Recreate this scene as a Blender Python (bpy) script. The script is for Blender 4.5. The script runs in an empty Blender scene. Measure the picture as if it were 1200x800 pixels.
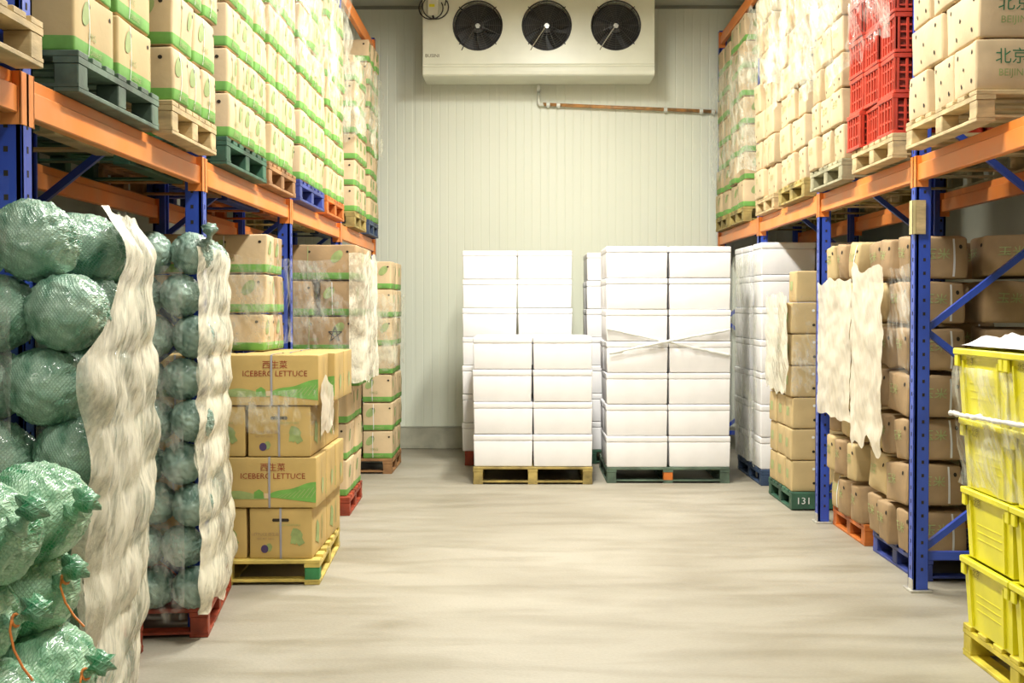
import bpy, math, random
from math import pi, sin, cos, radians as R
from mathutils import Vector, Matrix, noise
C = bpy.context.scene.collection
rnd = random.Random(7)
F = 1500.0
VX, VY = 612.0, 362.0
CAMZ = 1.6
def PX(px, Y): return (px - VX) / F * Y
def PZ(py, Y): return CAMZ - (py - VY) / F * Y
# ------------------------------------------------------------------ materials
def new_mat(name):
    m = bpy.data.materials.new(name); m.use_nodes = True
    nt = m.node_tree; b = nt.nodes['Principled BSDF']
    return m, nt, b
def nd(nt, t, **kw):
    n = nt.nodes.new(t)
    for k, v in kw.items():
        if k in n.inputs: n.inputs[k].default_value = v
        else: setattr(n, k, v)
    return n
def mat(name, col, rough=.6, var=.12, scale=6.0, bump=.0, bscale=60.0, metal=0.0, col2=None, spec=.5, coat=0.0, stretch=None, detail=4.0, lo=.35, hi=.65):
    m, nt, b = new_mat(name)
    b.inputs['Roughness'].default_value = rough
    b.inputs['Metallic'].default_value = metal
    b.inputs['Specular IOR Level'].default_value = spec
    b.inputs['Coat Weight'].default_value = coat
    if coat: b.inputs['Coat Roughness'].default_value = .18
    c1 = tuple(col) + (1,)
    c2 = tuple(col2) + (1,) if col2 else tuple(max(0, x * (1 - var * 2.2)) for x in col) + (1,)
    tc = nd(nt, 'ShaderNodeTexCoord'); mp = nd(nt, 'ShaderNodeMapping')
    if stretch: mp.inputs['Scale'].default_value = stretch
    nt.links.new(tc.outputs['Object'], mp.inputs[0])
    n = nd(nt, 'ShaderNodeTexNoise', Scale=scale, Detail=detail)
    nt.links.new(mp.outputs[0], n.inputs['Vector'])
    r = nd(nt, 'ShaderNodeValToRGB')
    r.color_ramp.elements[0].position = lo; r.color_ramp.elements[0].color = c2
    r.color_ramp.elements[1].position = hi; r.color_ramp.elements[1].color = c1
    nt.links.new(n.outputs[0], r.inputs[0]); nt.links.new(r.outputs[0], b.inputs['Base Color'])
    if bump:
        n2 = nd(nt, 'ShaderNodeTexNoise', Scale=bscale, Detail=3.0)
        nt.links.new(mp.outputs[0], n2.inputs['Vector'])
        bp = nd(nt, 'ShaderNodeBump', Strength=bump, Distance=.01)
        nt.links.new(n2.outputs[0], bp.inputs['Height']); nt.links.new(bp.outputs[0], b.inputs['Normal'])
    return m
def film_mat(name, col, amin, amax, scale=5.0, stretch=(4.5, 4.5, .8), rough=.25, bump=.5, lo=.38, hi=.62, rot=.45):
    m, nt, b = new_mat(name)
    b.inputs['Base Color'].default_value = tuple(col) + (1,)
    b.inputs['Roughness'].default_value = rough
    b.inputs['Specular IOR Level'].default_value = .7
    tc = nd(nt, 'ShaderNodeTexCoord')
    mr0 = nd(nt, 'ShaderNodeMapping'); mr0.inputs['Rotation'].default_value = (rot, .15, 0); nt.links.new(tc.outputs['Object'], mr0.inputs[0])
    mp = nd(nt, 'ShaderNodeMapping'); mp.inputs['Scale'].default_value = stretch; nt.links.new(mr0.outputs[0], mp.inputs[0])
    n = nd(nt, 'ShaderNodeTexNoise', Scale=scale, Detail=6.0, Roughness=.65); nt.links.new(mp.outputs[0], n.inputs['Vector'])
    nb = nd(nt, 'ShaderNodeTexNoise', Scale=3.0, Detail=3.0); nt.links.new(tc.outputs['Object'], nb.inputs['Vector'])
    av = nd(nt, 'ShaderNodeMath', operation='ADD'); nt.links.new(n.outputs[0], av.inputs[0]); nt.links.new(nb.outputs[0], av.inputs[1])
    mr = nd(nt, 'ShaderNodeMapRange'); mr.inputs[1].default_value = lo * 2; mr.inputs[2].default_value = hi * 2
    mr.inputs[3].default_value = amin; mr.inputs[4].default_value = amax
    nt.links.new(av.outputs[0], mr.inputs[0]); nt.links.new(mr.outputs[0], b.inputs['Alpha'])
    bp = nd(nt, 'ShaderNodeBump', Strength=bump, Distance=.02)
    nt.links.new(n.outputs[0], bp.inputs['Height']); nt.links.new(bp.outputs[0], b.inputs['Normal'])
    return m
KR = mat('kraft', (.60, .45, .22), .75, .10, 3.0, .08, 40)
KR_PALE = mat('kraft_pale', (.68, .52, .31), .75, .10, 3.0, .15, 30)
KR_BR = mat('kraft_brown', (.46, .31, .16), .75, .16, 3.5, .25, 14)
KR_OR = mat('kraft_lettuce', (.57, .40, .14), .7, .09, 3.0, .05, 40)
GREEN = mat('print_green', (.19, .46, .09), .65, .15, 9)
GREEN_FAINT = mat('print_green_faint', (.40, .46, .19), .7, .1, 9)
LEAF = mat('print_leaf', (.36, .46, .17), .7, .15, 12)
DGREEN = mat('print_dark_green', (.03, .17, .07), .65, .1, 9)
HOLE = mat('hole_dark', (.03, .022, .012), .9, .1)
INK = mat('ink_black', (.03, .03, .03), .8, .1)
REDINK = mat('print_red', (.30, .045, .02), .65, .1)
PURPLE = mat('print_purple', (.08, .05, .16), .6, .1)
STRAP = mat('strap_grey', (.34, .34, .40), .35, .08)
STRAPW = mat('strap_white', (.82, .83, .80), .35, .05)
WOODS = {
 'pale wood': mat('wood_pale', (.66, .50, .26), .7, .2, 5, .2, 30, stretch=(1, 1, 4)),
 'grey wood': mat('wood_grey', (.45, .42, .26), .75, .22, 5, .2, 30),
 'dark green': mat('paint_dark_green', (.05, .15, .09), .55, .3, 5, .15, 30),
 'grey-green': mat('paint_grey_green', (.13, .20, .14), .6, .3, 5, .15, 30),
 'brown wood': mat('wood_brown', (.45, .23, .09), .7, .25, 5, .2, 30),
 'blue': mat('paint_blue', (.05, .08, .35), .5, .25, 5, .15, 30),
 'orange': mat('paint_orange_pallet', (.72, .20, .03), .5, .22, 5, .15, 30),
 'dark blue': mat('paint_dark_blue', (.05, .09, .18), .55, .25, 5, .15, 30),
 'red': mat('paint_red', (.46, .07, .025), .55, .28, 6, .2, 30),
 'yellow': mat('paint_yellow', (.72, .56, .14), .55, .2, 6, .2, 30),
 'bright yellow': mat('paint_bright_yellow', (.80, .66, .06), .5, .2, 6, .2, 30),
 'ochre': mat('wood_ochre', (.50, .38, .12), .7, .3, 6, .2, 30),
}
PGREEN = mat('paint_patch_green', (.05, .30, .10), .6, .2, 6)
FOAM = mat('polystyrene', (.84, .83, .84), .55, .02, 8, .05, 120)
BLUE = mat('rack_blue', (.035, .09, .55), .35, .12, 3, .05, 20, spec=.6)
ORANGE = mat('rack_orange', (.86, .24, .03), .38, .12, 3, .05, 20, col2=(.78, .28, .08))
STEEL = mat('bare_steel', (.60, .58, .52), .4, .15, 8, metal=.3)
NET = None
def net_mat(name, pale, deep, lo, hi, coat):
    m, nt, b = new_mat(name)
    b.inputs['Roughness'].default_value = .38
    b.inputs['Coat Weight'].default_value = coat; b.inputs['Coat Roughness'].default_value = .12
    tc = nd(nt, 'ShaderNodeTexCoord')
    n = nd(nt, 'ShaderNodeTexNoise', Scale=7.0, Detail=6.0, Distortion=.8); nt.links.new(tc.outputs['Object'], n.inputs['Vector'])
    r = nd(nt, 'ShaderNodeValToRGB')
    r.color_ramp.elements[0].position = lo; r.color_ramp.elements[0].color = tuple(deep) + (1,)
    r.color_ramp.elements[1].position = hi; r.color_ramp.elements[1].color = tuple(pale) + (1,)
    nt.links.new(n.outputs[0], r.inputs[0])
    # woven netting: two diagonal sets of threads
    mixv = []
    for ang in (.7, -.7):
        mp = nd(nt, 'ShaderNodeMapping'); mp.inputs['Rotation'].default_value = (ang, ang * .6, .4)
        nt.links.new(tc.outputs['Object'], mp.inputs[0])
        w = nd(nt, 'ShaderNodeTexWave', Scale=42.0, Distortion=1.5, Detail=1.0); nt.links.new(mp.outputs[0], w.inputs['Vector'])
        mixv.append(w)
    mx = nd(nt, 'ShaderNodeMath', operation='MAXIMUM')
    nt.links.new(mixv[0].outputs['Fac'], mx.inputs[0]); nt.links.new(mixv[1].outputs['Fac'], mx.inputs[1])
    g = nd(nt, 'ShaderNodeMapRange'); g.inputs[1].default_value = .55; g.inputs[2].default_value = 1.0; g.inputs[4].default_value = .45
    nt.links.new(mx.outputs[0], g.inputs[0])
    mc = nd(nt, 'ShaderNodeMix', data_type='RGBA')
    nt.links.new(g.outputs[0], mc.inputs[0]); nt.links.new(r.outputs[0], mc.inputs[6])
    mc.inputs[7].default_value = tuple(.55 * x + .45 * y for x, y in zip(deep, pale)) + (1,)
    nt.links.new(mc.outputs[2], b.inputs['Base Color'])
    n2 = nd(nt, 'ShaderNodeTexNoise', Scale=22.0, Detail=4.0); nt.links.new(tc.outputs['Object'], n2.inputs['Vector'])
    ad = nd(nt, 'ShaderNodeMath', operation='ADD'); nt.links.new(n2.outputs[0], ad.inputs[0]); nt.links.new(g.outputs[0], ad.inputs[1])
    bp = nd(nt, 'ShaderNodeBump', Strength=.55, Distance=.012)
    nt.links.new(ad.outputs[0], bp.inputs['Height']); nt.links.new(bp.outputs[0], b.inputs['Normal'])
    return m
NET_BRIGHT = net_mat('net_bright', (.52, .80, .55), (.01, .26, .09), .36, .58, .25)
NET_MID = net_mat('net_mid', (.58, .80, .64), (.05, .24, .14), .36, .60, .6)
NET_GREY = net_mat('net_grey', (.50, .66, .56), (.07, .18, .13), .36, .60, .9)
FILM = film_mat('stretch_film', (.84, .80, .64), .38, .95, 4.0, stretch=(9, 9, 1.3), rot=.6, lo=.40, hi=.54)
FILM_THIN = film_mat('stretch_film_thin', (.90, .90, .82), .02, .55, 5.0, rough=.10, lo=.46, hi=.66)
FILM_MID = film_mat('stretch_film_mid', (.86, .86, .70), .06, .62, 4.0, rough=.15, lo=.44, hi=.62)
SHEET = film_mat('milky_sheet', (.82, .75, .60), .62, .93, 4.0, rough=.4, bump=.3)
YEL = mat('plastic_yellow', (.86, .80, .02), .38, .08, 4, .05, 20, spec=.6)
RED = mat('plastic_red', (.68, .07, .035), .35, .15, 5, .05, 20, spec=.6)
# ------------------------------------------------------------------ mesh helpers
class MB:
    def __init__(s): s.v = []; s.f = []; s.m = []; s.mats = []
    def mi(s, m):
        if m not in s.mats: s.mats.append(m)
        return s.mats.index(m)
    def box(s, x0, x1, y0, y1, z0, z1, m, ch=0.0):
        b = len(s.v); k = s.mi(m)
        if ch <= 0:
            s.v += [(x, y, z) for z in (z0, z1) for y in (y0, y1) for x in (x0, x1)]
            for q in ((0, 2, 3, 1), (4, 5, 7, 6), (0, 1, 5, 4), (1, 3, 7, 5), (3, 2, 6, 7), (2, 0, 4, 6)):
                s.f.append([b + i for i in q]); s.m.append(k)
        else:   # chamfered box
            import itertools
            cx, cy, cz = (x0 + x1) / 2, (y0 + y1) / 2, (z0 + z1) / 2
            hx, hy, hz = (x1 - x0) / 2, (y1 - y0) / 2, (z1 - z0) / 2
            c = min(ch, hx * .45, hy * .45, hz * .45); idx = {}
            for sx, sy, sz in itertools.product((-1, 1), repeat=3):
                for ax in range(3):
                    p = [sx * (hx - c), sy * (hy - c), sz * (hz - c)]; p[ax] = (sx * hx, sy * hy, sz * hz)[ax]
                    idx[(sx, sy, sz, ax)] = len(s.v); s.v.append((cx + p[0], cy + p[1], cz + p[2]))
            def add(fs, nrm):
                pts = [Vector(s.v[i]) for i in fs]; n = (pts[1] - pts[0]).cross(pts[2] - pts[0])
                s.f.append(list(fs) if n.dot(Vector(nrm)) > 0 else list(reversed(fs))); s.m.append(k)
            for ax in range(3):
                o = [a for a in range(3) if a != ax]
                for sg in (-1, 1):
                    q = []
                    for a, bb in ((-1, -1), (1, -1), (1, 1), (-1, 1)):
                        t = [0, 0, 0]; t[ax] = sg; t[o[0]] = a; t[o[1]] = bb; q.append(idx[(*t, ax)])
                    nn = [0, 0, 0]; nn[ax] = sg; add(q, nn)
            for a in range(3):
                o = [q for q in range(3) if q != a]
                for s1 in (-1, 1):
                    for s2 in (-1, 1):
                        q = []
                        for e, axx in ((-1, o[0]), (1, o[0]), (1, o[1]), (-1, o[1])):
                            t = [0, 0, 0]; t[a] = e; t[o[0]] = s1; t[o[1]] = s2; q.append(idx[(*t, axx)])
                        nn = [0, 0, 0]; nn[o[0]] = s1; nn[o[1]] = s2; add(q, nn)
            for sx, sy, sz in itertools.product((-1, 1), repeat=3):
                add([idx[(sx, sy, sz, a)] for a in range(3)], (sx, sy, sz))
        return s
    def bar(s, p, q, w, h, m, up=(0, 0, 1)):
        p, q = Vector(p), Vector(q); d = (q - p).normalized(); u = Vector(up)
        sdir = d.cross(u)
        if sdir.length < 1e-4: sdir = d.cross(Vector((1, 0, 0)))
        sdir.normalize(); u = sdir.cross(d); b = len(s.v); k = s.mi(m)
        for e in (p, q):
            for a, c in ((-1, -1), (1, -1), (1, 1), (-1, 1)):
                s.v.append(tuple(e + sdir * a * w / 2 + u * c * h / 2))
        for f in ((3, 2, 1, 0), (4, 5, 6, 7), (0, 1, 5, 4), (1, 2, 6, 5), (2, 3, 7, 6), (3, 0, 4, 7)):
            s.f.append([b + i for i in f]); s.m.append(k)
        return s
    def tube(s, pts, r, m, n=10, closed=False, caps=True):
        pts = [Vector(p) for p in pts]; k = s.mi(m); rings = []; prev = None
        N = len(pts)
        for i, p in enumerate(pts):
            a = pts[i - 1] if (i > 0 or closed) else p; c = pts[(i + 1) % N] if (i < N - 1 or closed) else p
            d = (c - a).normalized()
            if prev is None:
                prev = d.orthogonal().normalized()
            prev = (prev - d * prev.dot(d)).normalized(); o = d.cross(prev)
            rr = r[i] if isinstance(r, (list, tuple)) else r
            rings.append(len(s.v))
            for j in range(n):
                t = 2 * pi * j / n
                s.v.append(tuple(p + prev * cos(t) * rr + o * sin(t) * rr))
        for i in range(N if closed else N - 1):
            a, b = rings[i], rings[(i + 1) % N]
            for j in range(n):
                s.f.append([a + j, a + (j + 1) % n, b + (j + 1) % n, b + j]); s.m.append(k)
        if caps and not closed:
            s.f.append([rings[0] + j for j in reversed(range(n))]); s.m.append(k)
            s.f.append([rings[-1] + j for j in range(n)]); s.m.append(k)
        return s
    def mesh(s, name, smooth=False):
        me = bpy.data.meshes.new(name); me.from_pydata(s.v, [], s.f)
        for m in s.mats: me.materials.append(m)
        me.polygons.foreach_set('material_index', s.m)
        if smooth: me.polygons.foreach_set('use_smooth', [True] * len(me.polygons))
        me.update(); return me
def link(name, me, parent=None, loc=(0, 0, 0), rz=0.0, **props):
    o = bpy.data.objects.new(name, me); C.objects.link(o)
    o.location = loc; o.rotation_euler = (0, 0, rz)
    if parent is not None: o.parent = parent
    for k, v in props.items(): o[k] = v
    return o
def obj(name, mb, parent=None, loc=(0, 0, 0), rz=0.0, smooth=False, **props):
    return link(name, mb.mesh(name, smooth), parent, loc, rz, **props)
def struct(name, mb, **kw):
    return obj(name, mb, kind='structure', **kw)
_tc = {}
def text_tris(s, size):
    """letter outlines of a short text, as flat triangles centred on the origin"""
    if (s, size) in _tc: return _tc[(s, size)]
    cu = bpy.data.curves.new('lettering_curve', 'FONT'); cu.body = s; cu.size = size; cu.resolution_u = 2
    cu.align_x = 'CENTER'; cu.align_y = 'CENTER'
    o = bpy.data.objects.new('lettering_curve', cu); C.objects.link(o)
    dg = bpy.context.evaluated_depsgraph_get(); dg.update()
    me = o.evaluated_get(dg).to_mesh(); me.calc_loop_triangles()
    vs = [(v.co.x, v.co.y) for v in me.vertices]; tr = [tuple(t.vertices) for t in me.loop_triangles]
    o.evaluated_get(dg).to_mesh_clear()
    bpy.data.objects.remove(o); bpy.data.curves.remove(cu)
    _tc[(s, size)] = (vs, tr); return vs, tr
def blob(cx, cy, rx, ry, rot=0, n=14, k=.0, seed=0):
    rr = random.Random(seed); out = []
    for i in range(n):
        t = 2 * pi * i / n; q = 1 + k * (rr.random() - .5)
        x, y = rx * cos(t) * q, ry * sin(t) * q
        out.append((cx + x * cos(rot) - y * sin(rot), cy + x * sin(rot) + y * cos(rot)))
    return out
# ------------------------------------------------------------------ cartons
class Carton:
    """corrugated carton: rounded, slightly bulged and dented box with print mapped on its surface"""
    def __init__(s, sx, sy, sz, seed, bulge, warp, r=.012):
        sh = bulge * .8 + warp * .45; s.h = Vector((sx / 2 - sh, sy / 2 - sh, sz / 2)); s.seed = seed; s.bulge = bulge; s.warp = warp; s.r = min(r, sz * .3)
        s.mb = MB()
    def disp(s, p, off=0.0, nrm=None):
        h, r = s.h, s.r
        q = Vector([max(-(h[i] - r), min(h[i] - r, p[i])) for i in range(3)]); d = Vector(p) - q
        if d.length > 1e-9: d.normalize()
        out = q + d * (r + off)
        u = [p[i] / h[i] for i in range(3)]
        for i in range(3):
            if abs(u[i]) > .98:
                o = [a for a in range(3) if a != i]
                amt = s.bulge * (1 - u[o[0]] ** 2) * (1 - u[o[1]] ** 2) * (1.0 if i != 2 else .0)
                out[i] += math.copysign(amt, u[i])
        nv = noise.noise_vector(Vector(p) * 3.2 + Vector((s.seed * 7.3, s.seed * 1.7, 0)))
        w = Vector(nv) * s.warp; w[2] = -abs(w[2]) * .5 if p[2] > 0 else 0.0
        pass
        out += w
        out[2] += h[2]
        return out
    def build_box(s, base, bands=(), n=7):
        h, r = s.h, s.r; k = s.mb.mi(base); cache = {}
        def lines(a, extra=()):
            L = [-a, -a + r * .5, -a + r]; N = max(2, n)
            L += [-a + r + (2 * a - 2 * r) * i / N for i in range(1, N)]
            L += [a - r, a - r * .5, a] + list(extra)
            L = sorted(L); out = [L[0]]
            for x in L[1:]:
                if x - out[-1] > .002: out.append(x)
            out[-1] = a
            return out
        ex = []
        for z0, z1, m in bands: ex += [z0 - h[2], z1 - h[2]]
        G = [lines(h[0]), lines(h[1]), lines(h[2], ex)]
        def vid(p):
            key = tuple(round(c, 5) for c in p)
            if key not in cache: cache[key] = len(s.mb.v); s.mb.v.append(tuple(s.disp(p)))
            return cache[key]
        for ax in range(3):
            a, b = [(1, 2), (2, 0), (0, 1)][ax]
            for sg in (-1, 1):
                for i in range(len(G[a]) - 1):
                    for j in range(len(G[b]) - 1):
                        q = []
                        for ii, jj in ((i, j), (i + 1, j), (i + 1, j + 1), (i, j + 1)):
                            p = [0, 0, 0]; p[ax] = sg * h[ax]; p[a] = G[a][ii]; p[b] = G[b][jj]; q.append(vid(p))
                        if sg < 0: q.reverse()
                        mk = k
                        if ax != 2:
                            zi = (G[2][j] + G[2][j + 1]) / 2 if b == 2 else (G[2][i] + G[2][i + 1]) / 2
                            for z0, z1, m in bands:
                                if z0 < zi + h[2] < z1: mk = s.mb.mi(m)
                        s.mb.f.append(q); s.mb.m.append(mk)
        s.smooth_n = len(s.mb.f)
    def fp(s, face, u, v, off):
        """point on a side face; u runs to the viewer's right, v up from the face centre"""
        h = s.h; e = .999
        v = max(-h[2] * .99, min(h[2] * .99, v))
        ax = {'-y': (u, -h[1], v), '+y': (-u, h[1], v), '+x': (h[0], u, v), '-x': (-h[0], -u, v), '+z': (u, v, h[2])}[face]
        return s.disp(Vector(ax), off)
    def poly(s, face, pts, m, off=.0022):
        b = len(s.mb.v); k = s.mb.mi(m)
        cx = sum(p[0] for p in pts) / len(pts); cy = sum(p[1] for p in pts) / len(pts)
        s.mb.v.append(tuple(s.fp(face, cx, cy, off)))
        for p in pts: s.mb.v.append(tuple(s.fp(face, p[0], p[1], off)))
        n = len(pts)
        for i in range(n): s.mb.f.append([b, b + 1 + i, b + 1 + (i + 1) % n]); s.mb.m.append(k)
    def strip(s, face, u0, u1, v0, v1, m, off=.002, n=8, lean=0.0):
        k = s.mb.mi(m); b = len(s.mb.v); vert = abs(v1 - v0) >= abs(u1 - u0)
        for i in range(n + 1):
            t = i / n
            if vert: a, c = (u0 + lean * t, v0 + (v1 - v0) * t), (u1 + lean * t, v0 + (v1 - v0) * t)
            else: c, a = (u0 + (u1 - u0) * t, v0), (u0 + (u1 - u0) * t, v1)
            s.mb.v.append(tuple(s.fp(face, a[0], a[1], off))); s.mb.v.append(tuple(s.fp(face, c[0], c[1], off)))
        for i in range(n): s.mb.f.append([b + 2 * i, b + 2 * i + 1, b + 2 * i + 3, b + 2 * i + 2]); s.mb.m.append(k)
    def text(s, face, str_, size, u, v, m, off=.003, sx=1.0):
        vs, tr = text_tris(str_, size); b = len(s.mb.v); k = s.mb.mi(m)
        for x, y in vs: s.mb.v.append(tuple(s.fp(face, u + x * sx, v + y, off)))
        for t in tr: s.mb.f.append([b + i for i in t]); s.mb.m.append(k)
    def done(s, name):
        me = s.mb.mesh(name)
        fl = [i < s.smooth_n for i in range(len(me.polygons))]
        me.polygons.foreach_set('use_smooth', fl); return me
    def strap(s, u, m, w=.012, both=('-y', '+y')):
        """a band running round the carton over both ends, top and bottom"""
        t = Carton.__new__(Carton); t.__dict__.update(s.__dict__); t.mb = MB()
        h = s.h; path = []
        for i in range(9): path.append((u, -h[1], -h[2] + 2 * h[2] * i / 8))
        for i in range(1, 9): path.append((u, -h[1] + 2 * h[1] * i / 8, h[2]))
        for i in range(1, 9): path.append((u, h[1], h[2] - 2 * h[2] * i / 8))
        k = t.mb.mi(m)
        for p in path:
            for d in (-w / 2, w / 2): t.mb.v.append(tuple(s.disp(Vector((p[0] + d, p[1], p[2])), .0045)))
        for i in range(len(path) - 1): t.mb.f.append([2 * i, 2 * i + 1, 2 * i + 3, 2 * i + 2]); t.mb.m.append(k)
        return t.mb.mesh('strap')
_cm = {}
def carton_mesh(style, sx, sy, sz, var):
    key = (style, round(sx, 3), round(sy, 3), round(sz, 3), var)
    if key in _cm: return _cm[key]
    sd = var * 3.1 + len(style) + sx * 5; rr = random.Random(int(sd * 100))
    strap = None
    if style.startswith('cabbage'):
        base = {'cabbage': KR_PALE, 'cabbage_near': KR, 'cabbage_brown': KR_BR}[style]
        c = Carton(sx, sy, sz, sd, .010, .013); c.build_box(base, ((.001, .054, GREEN),))
        for f, L in (('+x', sy), ('-x', sy), ('-y', sx), ('+y', sx)):
            c.poly(f, blob(L * .22 * (1 if var % 2 else -1), sz * .16, .055, .034, .9, 14), LEAF)
            if var % 3 != 1: c.text(f, '10KG', .035, -L * .1, -sz * .16, LEAF)
            c.text(f, 'CABBAGE', .028, 0, -sz / 2 + .028, GREEN_FAINT)
            for q in range(2): c.poly(f, blob(L * (.36 - .5 * q), sz * .30, .010, .009), HOLE)
            c.strip(f, -L * .18 + .01, -L * .18 + .016, -sz / 2 + .01, sz / 2 - .01, GREEN_FAINT if var % 2 else STRAPW, .0026)
    elif style == 'plain':
        c = Carton(sx, sy, sz, sd, .012, .016); c.build_box(KR_PALE)
        for f, L in (('+x', sy), ('-x', sy), ('-y', sx), ('+y', sx)):
            for u, v in ((-.3, .3), (.3, .28), (.28, -.26), (-.25, -.3)):
                if rr.random() < .8: c.poly(f, blob(L * u, sz * v, .009, .010), HOLE)
            c.text(f, '白菜', .06, .0, .02, GREEN_FAINT)
    elif style == 'holes':
        c = Carton(sx, sy, sz, sd, .012, .014); c.build_box(KR_PALE)
        for f, L in (('+x', sy), ('-x', sy)):
            for u, v in ((-.3, .33), (.33, .30), (.30, -.28), (-.12, -.30), (0, .02)):
                c.poly(f, blob(L * u + rr.uniform(-.01, .01), sz * v, .0085, .0115), HOLE)
        for f in ('-y', '+y'):
            c.text(f, '北京', .078, -sx * .13, sz * .14, DGREEN)
            c.text(f, 'BEIJING', .046, -sx * .10, -sz * .17, LEAF)
    elif style == 'short':
        c = Carton(sx, sy, sz, sd, .006, .008); c.build_box(KR)
        for f, L in (('+x', sy), ('-x', sy)): c.poly(f, [(-L * .2, -.03), (L * .15, -.03), (L * .15, .045), (-L * .2, .045)], GREEN_FAINT)
        for u, v in ((.12, .25), (.14, -.22)): c.poly('-y', blob(sx * u, sz * v, .012, .011), HOLE if v < 0 else STRAPW)
    elif style == 'sack':
        c = Carton(sx, sy, sz, sd, .016, .042, r=.016); c.build_box(KR_BR if var % 2 else KR, n=9)
        for f, L in (('+x', sy), ('-x', sy), ('-y', sx), ('+y', sx)):
            c.text(f, '玉米' if var % 2 else '白菜', .075, -L * .05, .02, GREEN_FAINT)
            c.poly(f, blob(L * .3, sz * .28, .011, .013), HOLE)
            if var == 4 or (var == 3 and f == '-y'): c.strip(f, L * .2, L * .2 + .012, -sz * .45, sz * .45, STRAPW, .003, lean=-.01)
    elif style == 'lettuce_side':     # long printed face toward -y
        c = Carton(sx, sy, sz, sd, .003, .003, r=.005); c.build_box(KR_OR)
        for f in ('-y', '+y'):
            a, z = sx / 2, sz / 2
            c.text(f, '西生菜', .050, .02, z * .60, REDINK)
            c.text(f, 'ICEBERG LETTUCE', .046, .02, z * .26, REDINK, sx=1.0)
            hill = []
            for i in range(17):
                t = i / 16; hill.append((-.02 + t * (a - .005 + .02), -z * .56 + .085 * (t ** .7) + .006 * sin(t * 9)))
            lowr = [(x, -z * .56 - .035 * t) for x, t in ((p[0], i / 16) for i, p in enumerate(hill))]
            k = c.mb.mi(GREEN); b = len(c.mb.v)
            for p, q in zip(hill, lowr): c.mb.v.append(tuple(c.fp(f, p[0], p[1], .002))); c.mb.v.append(tuple(c.fp(f, q[0], q[1], .002)))
            for i in range(16): c.mb.f.append([b + 2 * i + 1, b + 2 * i + 3, b + 2 * i + 2, b + 2 * i]); c.mb.m.append(k)
            for i in range(9):   # furrows of the field
                u0 = .03 + i * .026; c.strip(f, u0, u0 + .004, -z * .60, -z * .60 + .02 + i * .006, GREEN_FAINT, .003, 4, lean=.045)
            k = c.mb.mi(LEAF); b = len(c.mb.v)
            for i in range(13):
                t = i / 12; x = -a + .008 + t * (a - .02)
                c.mb.v.append(tuple(c.fp(f, x, -z * .5 + .014 * sin(t * 5) + .012, .0018))); c.mb.v.append(tuple(c.fp(f, x, -z * .66, .0018)))
            for i in range(12): c.mb.f.append([b + 2 * i + 1, b + 2 * i + 3, b + 2 * i + 2, b + 2 * i]); c.mb.m.append(k)
            c.poly(f, [(-.09, -z * .62), (-.035, -z * .62), (-.035, -z * .38), (-.06, -z * .26), (-.09, -z * .38)], GREEN)
            c.poly(f, [(-.03, -z * .62), (.0, -z * .62), (.0, -z * .42), (-.03, -z * .42)], KR_PALE, .003)
            for v in (.65, -.08): c.poly(f, [(-a + .01, z * v), (-a + .035, z * v + .012), (-a + .035, z * v - .022)], LEAF)
        for f in ('-x', '+x'):
            c.poly(f, blob(.02, -.04, .05, .05, 0, 10, .4, 3), GREEN_FAINT); c.strip(f, -.004, .004, -sz * .46, sz * .46, KR, .002)
        strap = c.strap(.0, STRAP)
    elif style == 'lettuce_end':      # short end face with hand hole toward -y
        c = Carton(sx, sy, sz, sd, .003, .003, r=.005); c.build_box(KR_OR)
        for f in ('-y', '+y'):
            c.poly(f, [(-.05, .078), (-.045, .088), (.045, .088), (.05, .078), (.045, .070), (-.045, .070)], HOLE)
            c.poly(f, blob(.1, -.02, .03, .045, .5, 12, .7, 5), LEAF); c.poly(f, blob(.075, -.03, .02, .035, .1, 10, .7, 8), LEAF)
            c.poly(f, blob(-.095, -.09, .022, .024), PURPLE); c.poly(f, blob(-.07, -.078, .024, .024, 0, 10, .5, 4), LEAF, .0018)
            c.text(f, 'LETTUCE 西生菜', .022, -.09, -.005, KR_BR); c.text(f, 'NET WT 10KG', .016, -.09, -.03, KR_BR)
            c.text(f, 'FRESH VEGETABLE', .016, .05, .05, LEAF)
        for f in ('-x', '+x'):
            c.poly(f, blob(-.1, -.02, .07, .07, 0, 12, .6, 3), LEAF); c.strip(f, .06, .075, -sz * .3, sz * .2, LEAF, .002)
        strap = c.strap(.0, STRAP)
    _cm[key] = (c.done('carton_' + style), strap)
    return _cm[key]
ORD = ['bottom', 'second', 'third', 'fourth', 'fifth', 'sixth', 'seventh', 'eighth', 'ninth']
COLN = {1: [''], 2: ['near column', 'far column'], 3: ['near column', 'middle column', 'far column'], 4: ['nearest column', 'second column', 'third column', 'farthest column']}
def vis_top(Y): return CAMZ + .2413 * Y + .10
NAMES = {'cabbage': 'cabbage_carton', 'cabbage_near': 'cabbage_carton', 'cabbage_brown': 'cabbage_carton', 'plain': 'kraft_carton', 'holes': 'punched_carton', 'short': 'small_carton', 'sack': 'bulging_carton', 'lettuce_side': 'lettuce_carton', 'lettuce_end': 'lettuce_carton'}
def place_carton(style, x, y, z, sx, sy, sz, var, rz, label, group, name='carton', cat='carton', rx=0.0, strap_label=None):
    me, st = carton_mesh(style, sx, sy, sz, var)
    o = link(NAMES[style], me, None, (x, y, z), rz, label=label, category=cat, group=group)
    if st is not None: link('strap', st, o)
    return o
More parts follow.
